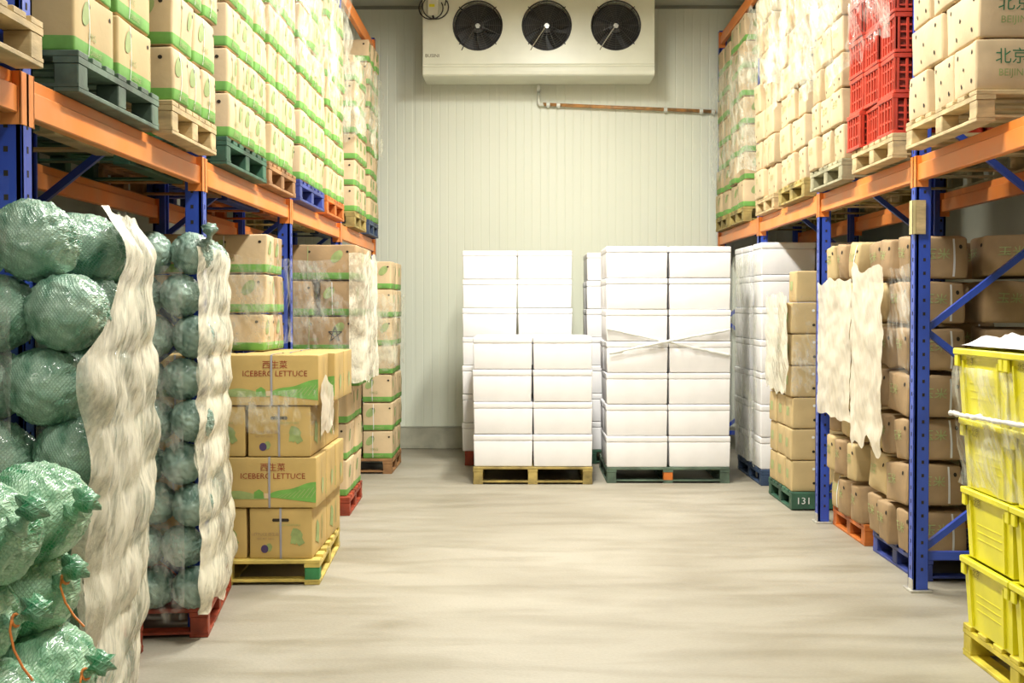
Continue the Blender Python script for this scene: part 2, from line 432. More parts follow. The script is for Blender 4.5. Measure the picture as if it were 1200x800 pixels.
def stack(side, y0, y1, xf, z0, layers, h, style, look, phrase, group, ny=3, nx=2, dx=.5, near_style=None, jit=.010, mess=0.0, ny_alt=None, film_ok=True, top_all=False, inner=True, near_var=0, cat='carton'):
    """cartons stacked on a pallet: the aisle row, and behind it the cartons of the near end"""
    for k in range(layers):
        z = z0 + k * h
        n = ny if (k % 2 == 0 or not ny_alt) else ny_alt
        cy = (y1 - y0) / n
        if z > vis_top(y1): continue
        lay = ORD[k] + ' layer' if k < layers - 1 else 'top layer'
        for j in range(n):
            for i in range(nx):
                if i > 0 and j > 0 and not (top_all and k == layers - 1): continue
                if i > 0 and not inner: continue
                x = side * (abs(xf) + (i + .5) * dx) if side * xf > 0 else xf + side * (i + .5) * dx
                y = y0 + (j + .5) * cy
                if i == 0: x -= side * rnd.uniform(0, jit * 1.5) + side * (mess * rnd.uniform(0, .05))
                sx, sy, sz = dx - .016, cy - .016, h - .006
                rz = rnd.uniform(-1, 1) * R(.6 + mess * 2)
                tilt = rnd.uniform(-1, 1) * R(5) if style == 'sack' and k else 0.0
                if style == 'sack': sy -= .02; sz -= .006; x += -side * rnd.uniform(-.015, .03)
                where = COLN[n][j] if n in COLN and n > 1 else ''
                if i > 0: where = (where + ', ' if where else '') + ('set inward' if i == 1 else 'innermost')
                lab = f'{look}, {lay}' + (f', {where}' if where else '') + f', {phrase}'
                vr = rnd.randrange(5)
                if style == 'sack' and 'blue pallet' in phrase and (j == 0 or k % 3 == 0): vr = 1 + 2 * rnd.randrange(2)
                oc = place_carton(style, x, y, z, sx, sy, sz, vr, rz, lab, group, cat=cat)
                if tilt: oc.rotation_euler[0] = tilt; oc.location.z += .012; oc.scale = (1, 1, .95)
# ------------------------------------------------------------------ pallets
def pallet(side, xf, y0, y1, z, wood, label, depth=1.1, h=.145, patch=None, rz=0.0, mark=None, ruinous=False):
    """timber pallet: top boards, nine blocks, bottom boards"""
    L = y1 - y0; m = WOODS[wood]
    xa, xb = (0, side * depth); lo, hi = min(xa, xb), max(xa, xb)
    e = link('pallet', None, None, (xf, y0, z), rz, label=label, category='pallet', group='pallets carrying the goods')
    t = MB(); nb = 7
    for i in range(nb):     # deck boards run along x with gaps
        a = i * (L - .1) / (nb - 1); t.box(lo, hi, a, a + .1, h - .022, h, m, .003)
    for q in (lo, (lo + hi) / 2 - .045, hi - .09): t.box(q, q + .09, 0, L, h - .044, h - .022, m)
    obj('top_deck', t, e)
    b = MB()
    for q in (lo, (lo + hi) / 2 - .045, hi - .09): b.box(q, q + .09, 0, L, 0, .018, m, .003)
    for a in (0, L - .1): b.box(lo, hi, a, a + .1, .0181, .030, m)
    obj('bottom_deck', b, e)
    for ix, q in enumerate((lo, (lo + hi) / 2 - .045, hi - .09)):
        for a in (0, L / 2 - .05, L - .1):
            k = MB(); mm = m
            if patch and ix == patch[0] and abs(a) < .01: mm = patch[1]
            k.box(q + .002, q + .088, a + .002, a + .098, .018, h - .044, mm, .004)
            obj('block', k, e)
    return e
# ------------------------------------------------------------------ the room
WY = 14.63; XL, XR = -3.15, 3.85; CEIL = 5.04
mf, nt, b = new_mat('concrete_floor')
tc = nd(nt, 'ShaderNodeTexCoord')
n1 = nd(nt, 'ShaderNodeTexNoise', Scale=.55, Detail=6.0, Distortion=.6); nt.links.new(tc.outputs['Object'], n1.inputs['Vector'])
mpf = nd(nt, 'ShaderNodeMapping'); mpf.inputs['Scale'].default_value = (.45, 1.6, 1); nt.links.new(tc.outputs['Object'], mpf.inputs[0])
n2 = nd(nt, 'ShaderNodeTexNoise', Scale=2.6, Detail=8.0, Distortion=.4); nt.links.new(mpf.outputs[0], n2.inputs['Vector'])
n3 = nd(nt, 'ShaderNodeTexNoise', Scale=60.0, Detail=4.0); nt.links.new(tc.outputs['Object'], n3.inputs['Vector'])
r1 = nd(nt, 'ShaderNodeValToRGB'); r1.color_ramp.elements[0].position = .36; r1.color_ramp.elements[1].position = .62
r1.color_ramp.elements[0].color = (.31, .28, .215, 1); r1.color_ramp.elements[1].color = (.40, .37, .30, 1)
nt.links.new(n1.outputs[0], r1.inputs[0])
r2 = nd(nt, 'ShaderNodeValToRGB'); r2.color_ramp.elements[0].position = .35; r2.color_ramp.elements[1].position = .56
r2.color_ramp.elements[0].color = (.82, .805, .765, 1); r2.color_ramp.elements[1].color = (1, 1, 1, 1)
nt.links.new(n2.outputs[0], r2.inputs[0])
r3 = nd(nt, 'ShaderNodeMapRange'); r3.inputs[3].default_value = .86; r3.inputs[4].default_value = 1.12; nt.links.new(n3.outputs[0], r3.inputs[0])
mx = nd(nt, 'ShaderNodeMix', data_type='RGBA', blend_type='MULTIPLY'); mx.inputs[0].default_value = 1
nt.links.new(r1.outputs[0], mx.inputs[6]); nt.links.new(r2.outputs[0], mx.inputs[7])
mx2 = nd(nt, 'ShaderNodeMix', data_type='RGBA', blend_type='MULTIPLY'); mx2.inputs[0].default_value = 1
nt.links.new(mx.outputs[2], mx2.inputs[6]); nt.links.new(r3.outputs[0], mx2.inputs[7])
nt.links.new(mx2.outputs[2], b.inputs['Base Color'])
rr_ = nd(nt, 'ShaderNodeMapRange'); rr_.inputs[3].default_value = .32; rr_.inputs[4].default_value = .7; nt.links.new(n2.outputs[0], rr_.inputs[0])
nt.links.new(rr_.outputs[0], b.inputs['Roughness'])
bp = nd(nt, 'ShaderNodeBump', Strength=.12, Distance=.01); nt.links.new(n3.outputs[0], bp.inputs['Height']); nt.links.new(bp.outputs[0], b.inputs['Normal'])
# insulated wall panels with fine vertical ribs
mw, nt, b = new_mat('wall_panel'); b.inputs['Roughness'].default_value = .42
tc = nd(nt, 'ShaderNodeTexCoord'); sp = nd(nt, 'ShaderNodeSeparateXYZ'); nt.links.new(tc.outputs['Object'], sp.inputs[0])
nz = nd(nt, 'ShaderNodeTexNoise', Scale=.8, Detail=3.0); nt.links.new(tc.outputs['Object'], nz.inputs['Vector'])
rw = nd(nt, 'ShaderNodeValToRGB'); rw.color_ramp.elements[0].color = (.76, .79, .65, 1); rw.color_ramp.elements[1].color = (.81, .84, .72, 1)
nt.links.new(nz.outputs[0], rw.inputs[0]); nt.links.new(rw.outputs[0], b.inputs['Base Color'])
WALLM = mw
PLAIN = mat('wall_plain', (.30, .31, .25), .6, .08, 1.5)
KERB = mat('kerb_concrete', (.50, .49, .38), .7, .15, 5, .1, 30)
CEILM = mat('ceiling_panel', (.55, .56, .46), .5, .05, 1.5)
struct('floor', MB().box(XL - .1, XR + .1, -3.2, WY + .1, -.1, 0, mf))
w = MB(); pw = .96; x = XL
w.box(XL - .1, XR + .1, WY + .012, WY + .14, -.1, CEIL + .1, WALLM)
while x < XR:       # each rib is a shallow pressed fin; a deeper joint between panels
    x1 = min(x + pw, XR)
    k = 0; a = x + .006
    while a < x1 - .05:
        w.v += [(a, WY + .012, 0), (a + .006, WY + .0098, 0), (a + .082, WY + .0098, 0), (a + .088, WY + .012, 0), (a, WY + .012, CEIL), (a + .006, WY + .0098, CEIL), (a + .082, WY + .0098, CEIL), (a + .088, WY + .012, CEIL)]
        bb = len(w.v) - 8
        for q in range(3): w.f.append([bb + q, bb + q + 1, bb + q + 5, bb + q + 4]); w.m.append(0)
        a += .094
    x += pw
struct('wall_back', w)
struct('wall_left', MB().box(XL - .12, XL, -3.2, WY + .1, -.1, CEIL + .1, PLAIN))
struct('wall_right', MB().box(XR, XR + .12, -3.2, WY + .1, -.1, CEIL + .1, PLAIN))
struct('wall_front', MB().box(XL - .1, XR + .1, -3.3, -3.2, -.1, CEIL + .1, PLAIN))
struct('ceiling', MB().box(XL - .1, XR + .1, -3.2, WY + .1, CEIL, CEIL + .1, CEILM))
kb = MB(); kb.box(XL, XR, WY - .03, WY + .006, 0, .25, KERB, .008); kb.box(XL, XR, WY - .035, WY + .007, .25, .262, CEILM)
struct('baseboard_back', kb)
struct('trim_1', MB().box(XL, XR, WY - .012, WY + .006, CEIL - .035, CEIL - .001, PLAIN))
# ------------------------------------------------------------------ racks
def rack(side, X, ys, zb, hb, zb2, hb2, label):
    e = link('pallet_rack', None, None, (side * X, ys[0], 0), 0, label=label, category='rack')
    W, D, DEP = .10, .085, .95; zt_ = zb2 + hb2 + .02
    xr = side * (DEP - .10)
    def upright(y, rear=False):
        m = MB(); x0 = xr if rear else 0.0; s = side
        a, b = sorted((x0, x0 + s * D))
        # lipped channel: aisle flange with two sides, holes punched up the faces
        for q in (0, 1):
            yy = y - W / 2 if q == 0 else y + W / 2 - .02
            m.box(a, b, yy, yy + .02, .012, zt_, BLUE, .003)
        fx = sorted((x0, x0 + s * .02)) if not rear else sorted((x0 + s * (D - .02), x0 + s * D))
        m.box(fx[0], fx[1], y - W / 2, y + W / 2, .012, zt_, BLUE, .003)
        z = .12
        while z < zt_ - .05:
            yy = y - W / 2 - .0012
            m.box(x0 + s * .05 - .007, x0 + s * .05 + .007, yy, yy + .001, z, z + .018, HOLE)
            if not rear:
                hx = x0 - s * .0012; m.box(min(hx, hx + s * .001), max(hx, hx + s * .001), y - .006, y + .006, z, z + .022, HOLE)
            z += .076
        o = obj('upright', m, e)
        p = MB(); p.box(a - .02, b + .02, y - W / 2 - .025, y + W / 2 + .025, 0, .012, STEEL, .002)
        if not rear: p.box(x0 - s * .006 if s > 0 else x0, x0 if s > 0 else x0 + .006, y - W / 2, y + W / 2 - .03, .012, .07, STEEL)
        obj('base_plate', p, o)
        return o
    ys0 = [y - ys[0] for y in ys]
    for y in ys0:
        upright(y); upright(y, True)
        k = 0; xa, xb = side * D, xr; z = .25
        m = MB(); m.bar((xa, y, .20), (xb, y, .20), .04, .045, BLUE); obj('frame_bracing', m, e)
        while z < 3.6:
            m = MB(); m.bar((xa if k % 2 == 0 else xb, y, z), (xb if k % 2 == 0 else xa, y, z + .60), .035, .035, BLUE, up=(0, 1, 0))
            obj('frame_bracing', m, e); z += .62; k += 1
    for (z, h) in ((zb, hb), (zb2, hb2)):
        for i in range(len(ys0) - 1):
            for rear in (False, True):
                x0 = (0.008 if not rear else DEP - .05) * side
                ya, yb = ys0[i] + W / 2, ys0[i + 1] - W / 2
                a, c = sorted((x0, x0 + side * .045)); a2, c2 = sorted((x0 + side * .018, x0 + side * .045))
                m = MB(); m.box(a, c, ya, yb, z, z + h * .66, ORANGE, .004); m.box(a2, c2, ya, yb, z + h * .66, z + h, ORANGE, .003)
                bo = obj('beam', m, e)
                for yy, d in ((ya, 1), (yb, -1)):
                    cn = MB(); hx = x0 - side * .010
                    y1, y2 = sorted((yy - d * .060, yy + d * .006)); q = sorted((hx, hx + side * .006))
                    cn.box(q[0], q[1], y1, y2, z - .035, z + h + .0, ORANGE, .002)
                    yf = sorted((yy - d * .001, yy + d * .006)); q = sorted((hx, hx + side * .07)); cn.box(q[0], q[1], yf[0], yf[1], z - .035, z + h + .0, ORANGE)
                    obj('connector', cn, bo)
    return e
LY = [4.09, 6.37, 8.76, 11.18, 13.80]
RY = [4.56, 7.27, 9.60, 12.05, 14.50]
LX, RX = 1.58, 2.21
rack(-1, LX, [1.75] + LY, 2.217, .133, 4.33, .15, 'blue and orange pallet rack along the left wall')
rack(1, RX, [2.20] + RY, 2.32, .14, 4.56, .14, 'blue and orange pallet rack along the right wall')
gd = MB(); gd.box(RX - .022, RX - .006, 7.20, 7.27, 2.02, 2.21, mat('card_guard', (.72, .60, .30), .7)); gd.box(RX - .022, RX + .05, 7.202, 7.214, 2.02, 2.21, WOODS['pale wood'])
obj('edge_protector', gd, label='tan cardboard strip taped to the nearest right-hand blue upright', category='edge protector')
# ------------------------------------------------------------------ upper left level
ZL = 2.352; PH = .145
UL = [  # y0, y1, wood, phrase, style, ny, ny_alt, h
 (4.44, 5.42, 'grey-green', 'on grey-green pallet above left beam', 'cabbage_near', 2, None, .245),
 (5.50, 6.29, 'pale wood', 'on pale pallet above left beam', 'cabbage', 3, 2, .240),
 (6.66, 7.70, 'dark green', 'on dark green pallet above left beam', 'cabbage', 3, 4, .235),
 (7.78, 8.69, 'brown wood', 'on brown pallet above left beam', 'cabbage', 3, None, .240),
 (8.86, 9.95, 'blue', 'on blue pallet above left beam', 'cabbage', 3, 4, .245),
 (10.08, 11.05, 'orange', 'on orange pallet above left beam', 'cabbage', 3, None, .235),
 (11.75, 12.62, 'ochre', 'on ochre pallet above left beam', 'cabbage', 3, 2, .240, 6),
 (12.84, 13.67, 'dark blue', 'on dark blue pallet above left beam', 'cabbage', 2, 3, .226, 8),
]
pn = ['first', 'second', 'third', 'fourth', 'fifth', 'sixth', 'seventh', 'farthest']
for i, (a, bb, wd, ph, st, ny, na, h, *nl_) in enumerate(UL):
    pallet(-1, -1.50 if i == 1 else -1.535, a, bb, ZL, wd, f'{wd} timber pallet on the left upper beam, loaded with green-banded cartons')
    stack(-1, a + .0, bb - .0, (-1.545, -1.485, -1.52)[min(i, 2)], ZL + PH, nl_[0] if nl_ else 7, h, st, 'green-banded carton', ph, 'green-banded cartons on the left upper level', ny=ny, ny_alt=na, nx=2, dx=.5)
# nearest pallet with a film-wrapped load, mostly out of frame
pallet(-1, -1.50, 3.10, 4.02, ZL, 'pale wood', 'pale timber pallet at the top left corner under a film-wrapped load')
# ------------------------------------------------------------------ upper right level
ZR = 2.462
UR = [
 (5.92, 7.00, 2.085, 'pale wood', 'holes', .245, 3, 2, 'punched kraft carton', 'nearest pallet above right beam', 4),
 (8.58, 9.52, 2.13, 'grey wood', 'plain', .240, 3, None, 'plain kraft carton', 'on grey pallet beside red crates', 6),
 (9.86, 10.84, 2.16, 'ochre', 'plain', .250, 3, 2, 'plain kraft carton', 'on ochre pallet above right beam', 7),
 (11.10, 11.96, 2.17, 'pale wood', 'plain', .262, 2, 3, 'plain kraft carton', 'tallest stack above right beam', 7),
 (12.62, 13.50, 2.17, 'ochre', 'cabbage', .272, 2, None, 'green-banded carton', 'right upper stack second from back wall', 7),
 (13.60, 14.40, 2.17, 'ochre', 'cabbage', .262, 2, None, 'green-banded carton', 'right upper stack against back wall', 7),
]
for i, (a, bb, xf, wd, st, h, ny, na, look, ph, ly) in enumerate(UR):
    nth = ['holding punched kraft cartons', 'beside the red crates', 'holding film-wrapped plain cartons', 'holding the tallest plain stack', 'second from the back wall', 'nearest the back wall'][i]
    pallet(1, xf, a, bb, ZR, wd, f'{wd} timber pallet on the right upper beam, {nth}' if 'wood' not in wd else f'{wd}en pallet on the right upper beam, {nth}')
    stack(1, a, bb, xf + .01, ZR + PH, ly, h, st, look, ph, 'cartons on the right upper level', ny=ny, ny_alt=na, nx=2 if i else 3, dx=.5, jit=.02, mess=.6 if st == 'plain' else .25)
# red crates
def crate_red():
    sx, sy, sz = .52, .36, .228; m = MB(); t = .014
    hx, hy = sx / 2, sy / 2
    m.box(-hx + .012, hx - .012, -hy + .012, hy - .012, .004, .014, RED)
    # slotted long walls and end walls: bars between openings
    def wall(ax, sg, L, H):
        n = int(L / .055)
        for i in range(n + 1):
            a = -L / 2 + i * L / n
            w_ = .016 if i % 3 else .026
            if ax == 'x': m.box(sg * (H - .012) - .006, sg * (H - .012) + .006, a - w_ / 2, a + w_ / 2, .012, sz - .02, RED, .002)
            else: m.box(a - w_ / 2, a + w_ / 2, sg * (H - .012) - .006, sg * (H - .012) + .006, .012, sz - .02, RED, .002)
    wall('x', 1, sy - .03, hx); wall('x', -1, sy - .03, hx); wall('y', 1, sx - .03, hy); wall('y', -1, sx - .03, hy)
    for z in (.035, .075, .115, .155):
        for sg in (-1, 1):
            m.box(-hx + .012, hx - .012, sg * (hy - .013) - .004, sg * (hy - .013) + .004, z, z + .010, RED)
            if z in (.075, .155): m.box(sg * (hx - .013) - .004, sg * (hx - .013) + .004, -hy + .012, hy - .012, z, z + .012, RED)
    for sx_ in (-1, 1):
        for sy_ in (-1, 1): m.box(sx_ * (hx - .018) - .016, sx_ * (hx - .018) + .016, sy_ * (hy - .018) - .016, sy_ * (hy - .018) + .016, 0, sz, RED, .006)
    body = m.mesh('crate_body')
    r = MB()
    for z0, z1, o in ((sz - .026, sz, 0), (.0, .02, .004)):
        for sg in (-1, 1):
            r.box(sg * (hx - .008) - .009, sg * (hx - .008) + .009, -hy + o, hy - o, z0, z1, RED, .003)
            r.box(-hx + o, hx - o, sg * (hy - .008) - .009, sg * (hy - .008) + .009, z0, z1, RED, .003)
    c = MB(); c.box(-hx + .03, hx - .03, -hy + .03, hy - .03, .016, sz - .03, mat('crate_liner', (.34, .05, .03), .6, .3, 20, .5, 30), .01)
    return body, r.mesh('rim'), c.mesh('liner')
cb, cr, cl = crate_red()
pallet(1, 2.115, 7.36, 8.26, ZR, 'pale wood', 'pale wooden pallet carrying the red crates on the right upper beam')
for k in range(5):
    for j in range(3):
        for i in range(2):
            if i and j: continue
            lean = (j == 2) * -.03 - (k * .006)
            o = link('plastic_crate', cb, None, (2.12 + .27 + i * .53 - (.02 if j > 1 else 0) + rnd.uniform(-.012, .012), 7.46 + .08 + j * .318, ZR + PH + k * .232), R(rnd.uniform(-1.5, 1.5)),
                     label='red slotted plastic crate, %s, %s%s, on the right upper level' % (ORD[k] + ' layer', COLN[3][j], ' set inward' if i else ''), category='crate', group='red crates on the right upper level')
            o.scale = (1, .86, 1)
            link('rim', cr, o); link('liner', cl, o)
# ------------------------------------------------------------------ ground left: cartons
# S3 lettuce cartons
pallet(-1, -1.175, 7.385, 8.60, 0, 'yellow', 'worn yellow pallet with a green corner under the iceberg lettuce cartons', depth=1.10, patch=(2, PGREEN), rz=R(2.6))
g3 = 'iceberg lettuce cartons stacked in the left aisle'
b3 = -1.19; y3 = 7.40; hl = .298
for k in range(4):
    z = PH + .002 + k * hl
    lay = ['bottom', 'second', 'third', 'top'][k]
    if k % 2 == 0:
        for i in range(3):
            for j in range(2):
                if i > 0 and j > 0: continue
                wx, wy = .385, .575
                xx = b3 - .03 - (i + .5) * wx if k else b3 - .025 - (i + .5) * wx
                pos = ['at the aisle', 'next inward', 'innermost'][i]
                place_carton('lettuce_end', xx, y3 + (j + .5) * wy + .01, z, wx - .012, wy - .008, hl - .006, i % 2, R(rnd.uniform(-.4, .4)),
                             f'lettuce carton end-on with hand hole, {lay} layer, {pos}{", far one" if j else ", near one"}', g3)
    else:
        for i in range(2):
            for j in range(3):
                if i > 0 and j > 0: continue
                wx, wy = .56, .385
                dxx = -.04 if (k == 3 and j > 0) else 0
                place_carton('lettuce_side', b3 - (i + .5) * wx - dxx * (1 if k == 3 else 0) + (.015 if k == 3 else 0), y3 + (j + .5) * wy, z, wx - .008, wy - .010, hl - .006 + (.0), j % 2, R(rnd.uniform(-.5, .5)),
                             f'iceberg lettuce carton, {lay} layer, {["at the aisle", "further in"][i]}, {["front", "middle", "rear"][j]} of its row', g3)
# S6 cabbage cartons standing on the rear of the lettuce stack
z6 = PH + .002 + 4 * hl
for k in range(3):
    hh = [.232, .242, .245][k]; z = z6 + [0, .238, .486][k]
    for i in range(2):
        for j in range(2):
            if i and j: continue
            place_carton('cabbage_brown' if i == 0 and j == 1 else 'cabbage', -1.575 - (i + .5) * .44 + rnd.uniform(-.01, .01), 7.93 + (j + .5) * .30, z, .43, .29, hh - .004, (k + i) % 5, R(rnd.uniform(-2, 2)),
                         f'green-banded carton atop the lettuce cartons, {["lowest", "middle", "topmost"][k]}, {["aisle side", "inner side"][i]}{", rear" if j else ""}', 'green-banded cartons on the lettuce stack')
# S4 and S5
pallet(-1, -1.335, 9.86, 10.85, 0, 'red', 'red pallet under the star-marked carton stack by the left rack', rz=R(1.5), depth=1.05)
stack(-1, 9.88, 10.84, -1.345, PH, 3, .285, 'cabbage', 'green-banded carton', 'on red pallet behind lettuce cartons', 'cartons on the red pallet', ny=2, nx=2, dx=.42)
for k in range(4):
    zz = PH + .86 + k * .272
    n = 1 if k in (1, 3) else 2
    for i in range(2 if n == 2 else 1):
        wdt = .56 if n == 1 else .30
        yy0 = 9.62 if k else 9.80
        x_ = -1.24 - (wdt / 2 if n == 1 else .155 + i * .31)
        for j in range(2):
            if i and j: continue
            o = place_carton('cabbage_brown', x_, yy0 + .28 + j * .50, zz, wdt - .01, .48, .266, 2 + k % 2, R(rnd.uniform(-2, 2)),
                         f'brown green-banded carton, {["lowest", "second", "third", "topmost"][k]} of the film-wrapped four, {["aisle side", "inner side"][i]}{", rear" if j else ", front"}', 'film-wrapped brown cartons behind the lettuce')
            if k == 1 and j == 0:
                sm = Carton(.55, .48, .266, 1, .01, .013); sm.smooth_n = 0
                pts = [(.0, .06), (.035, -.05), (-.05, .02), (.055, .02), (-.035, -.05), (.0, .06)]
                for p, q in zip(pts, pts[1:]):
                    d = Vector((q[0] - p[0], q[1] - p[1])).normalized(); nn = (-d.y * .004, d.x * .004)
                    sm.poly('-y', [(p[0] + nn[0] + .1, p[1] + nn[1]), (p[0] - nn[0] + .1, p[1] - nn[1]), (q[0] - nn[0] + .1, q[1] - nn[1]), (q[0] + nn[0] + .1, q[1] + nn[1])], INK, .014)
                link('star_mark', sm.done('star_mark'), o, label='black hand-drawn star')
pallet(-1, -1.265, 12.38, 13.35, 0, 'brown wood', 'brown pallet on the floor at the far left by the back wall', depth=1.0)
stack(-1, 12.39, 13.34, -1.25, PH, 7, .275, 'cabbage', 'green-banded carton', 'in the far left floor stack', 'green-banded cartons by the back wall', ny=2, nx=3, dx=.33)
# ------------------------------------------------------------------ ground right: cartons
pallet(1, 2.14, 10.16, 11.10, 0, 'dark green', 'dark green pallet marked 131 on the right floor', depth=1.0)
vs, tr = text_tris('131', .075); tm = MB(); tm.mi(STRAPW)
tm.v = [(x * 1.1, 0, y) for x, y in vs]; tm.f = [list(t) for t in tr]; tm.m = [0] * len(tr)
pl = [o for o in C.objects if o.get('label') == 'dark green pallet marked 131 on the right floor'][0]
fas = MB(); fas.box(0.0, .42, -.012, 0, .012, .14, WOODS['dark green'], .003); fo = obj('end_board', fas, pl)
obj('lettering', tm, fo, (.095, -.0135, .075))
for k in range(7):
    for j in range(3):
        for i in range(2):
            if i and j: continue
            off = .0 if k < 6 else .03
            if k == 6 and j > 0: continue
            if k == 5 and j > 1: continue
            place_carton('short', 2.135 + (i + .5) * .30 + off + rnd.uniform(-.008, .008), 10.17 + (j + .5) * .31, PH + k * .252, .292, .30, .247, j, R(rnd.uniform(-1, 1)),
                         f'small kraft carton, {ORD[k] + " layer" if k < 6 else "topmost"}, {["near", "middle", "far"][j]} end{", inner row" if i else ""}, on dark green 131 pallet', 'small kraft cartons on the dark green pallet')
pallet(1, 2.31, 8.62, 9.50, 0, 'orange', 'orange pallet on the floor under bulging cartons at right', depth=1.1)
stack(1, 8.60, 9.53, 2.27, PH, 7, .275, 'sack', 'bulging kraft carton', 'on the floor-level orange pallet', 'bulging cartons on the orange pallet', ny=3, nx=2, dx=.48, mess=.8, jit=.015)
pallet(1, 2.325, 7.50, 8.47, 0, 'blue', 'blue pallet on the floor behind the nearest right upright', depth=1.1)
stack(1, 7.50, 8.50, 2.29, PH, 7, .272, 'sack', 'bulging brown carton', 'on the floor-level blue pallet', 'bulging cartons on the blue pallet', ny=3, ny_alt=2, nx=3, dx=.40, mess=.8, jit=.015)
# ------------------------------------------------------------------ foam boxes
def foam_meshes(sx, sy, sz):
    c = Carton(sx, sy, sz * .80, 1, .0, .001, r=.010); c.build_box(FOAM, n=2)
    body = c.done('foam_body')
    for v in body.vertices:      # slight draft toward the foot
        t = 1 - .018 * (1 - v.co.z / (sz * .8)); v.co.x *= t; v.co.y *= t
    l = Carton(sx + .004, sy + .004, sz * .20, 2, .0, .001, r=.012); l.build_box(FOAM, n=2)
    return body, l.done('foam_lid')
_fm = {}
def foam_stack(x0, y0, nx, ny, nz, z0, sx, sy, sz, phrase, group, vis, skew=0.0, gap=0.0):
    key = (sx, sy, sz)
    if key not in _fm: _fm[key] = foam_meshes(sx - .010, sy - .010, sz - .004)
    bd, ld = _fm[key]
    cols = ['left', 'right'] if nx == 2 else ['']
    deps = ['front', 'middle', 'rear'][:ny]
    for k in range(nz):
        for i in range(nx):
            for j in range(ny):
                if not vis(i, j, k): continue
                lay = 'top layer' if k == nz - 1 else ORD[k] + ' layer'
                o = link('foam_box', bd, None, (x0 + (i + .5) * sx + rnd.uniform(-.005, .005) + skew * k, y0 + (j + .5) * sy + (gap if j else 0) + rnd.uniform(-.006, .006), z0 + k * sz), R(rnd.uniform(-.5, .5)),
                         label=f'white foam box, {lay}, {(cols[i] + " " + deps[j]).strip()}, {phrase}', category='foam box', group=group)
                link('lid', ld, o, (0, 0, (sz - .004) * .80))
# W1 short centre stack
Y1 = 11.65; xa = PX(553, Y1)
pallet(1, xa + .01, Y1, Y1 + 1.2, 0, 'ochre', 'ochre wooden pallet under the short foam-box stack', depth=1.09, h=.16)
foam_stack(xa + .005, Y1, 2, 3, 4, .163, .55, .40, .2965, 'in the short centre stack', 'white foam boxes in the short stack', lambda i, j, k: True)
# W2 tall stack behind
Y2 = 13.05; xa = PX(541, Y2)
pallet(1, xa + .03, Y2, Y2 + 1.15, 0, 'red', 'red pallet under the tall foam stack behind the short one', depth=1.06, h=.145)
foam_stack(xa, Y2, 2, 2, 7, .147, .565, .42, .293, 'in the tall stack behind the short one', 'white foam boxes in the rear centre stack', lambda i, j, k: j == 0 or i == 1)
# W3 right tall stack
Y3 = 11.74; xa = PX(710, Y3)
pallet(1, xa + .01, Y3, Y3 + 1.15, 0, 'grey-green', 'green pallet with one red block under the tall right foam stack', depth=1.13, h=.145, patch=(1, WOODS['orange']))
foam_stack(xa, Y3, 2, 2, 7, .147, .574, .42, .290, 'in the tall stack right of centre', 'white foam boxes in the right-of-centre stack', lambda i, j, k: j == 0 or i == 0)
Y4 = 13.2; xa = PX(687, Y4)
pallet(1, xa + .02, Y4, Y4 + 1.0, 0, 'dark green', 'dark green pallet hidden low behind the right-of-centre foam stack', depth=1.1, h=.145)
foam_stack(xa, Y4, 2, 2, 7, .147, .56, .42, .291, 'in the stack tucked behind right of centre', 'white foam boxes tucked behind', lambda i, j, k: i == 0)
# W5 stack against the right rack
Y5 = 11.57; xa = 2.15
pallet(1, xa + .01, Y5, Y5 + 1.25, 0, 'dark blue', 'dark blue pallet under the foam stack at the right rack', depth=1.0, h=.145)
foam_stack(xa, Y5, 2, 3, 7, .147, .50, .42, .294, 'in the stack beside the right rack', 'white foam boxes beside the right rack', lambda i, j, k: j == 0 or i == 0, gap=.16)
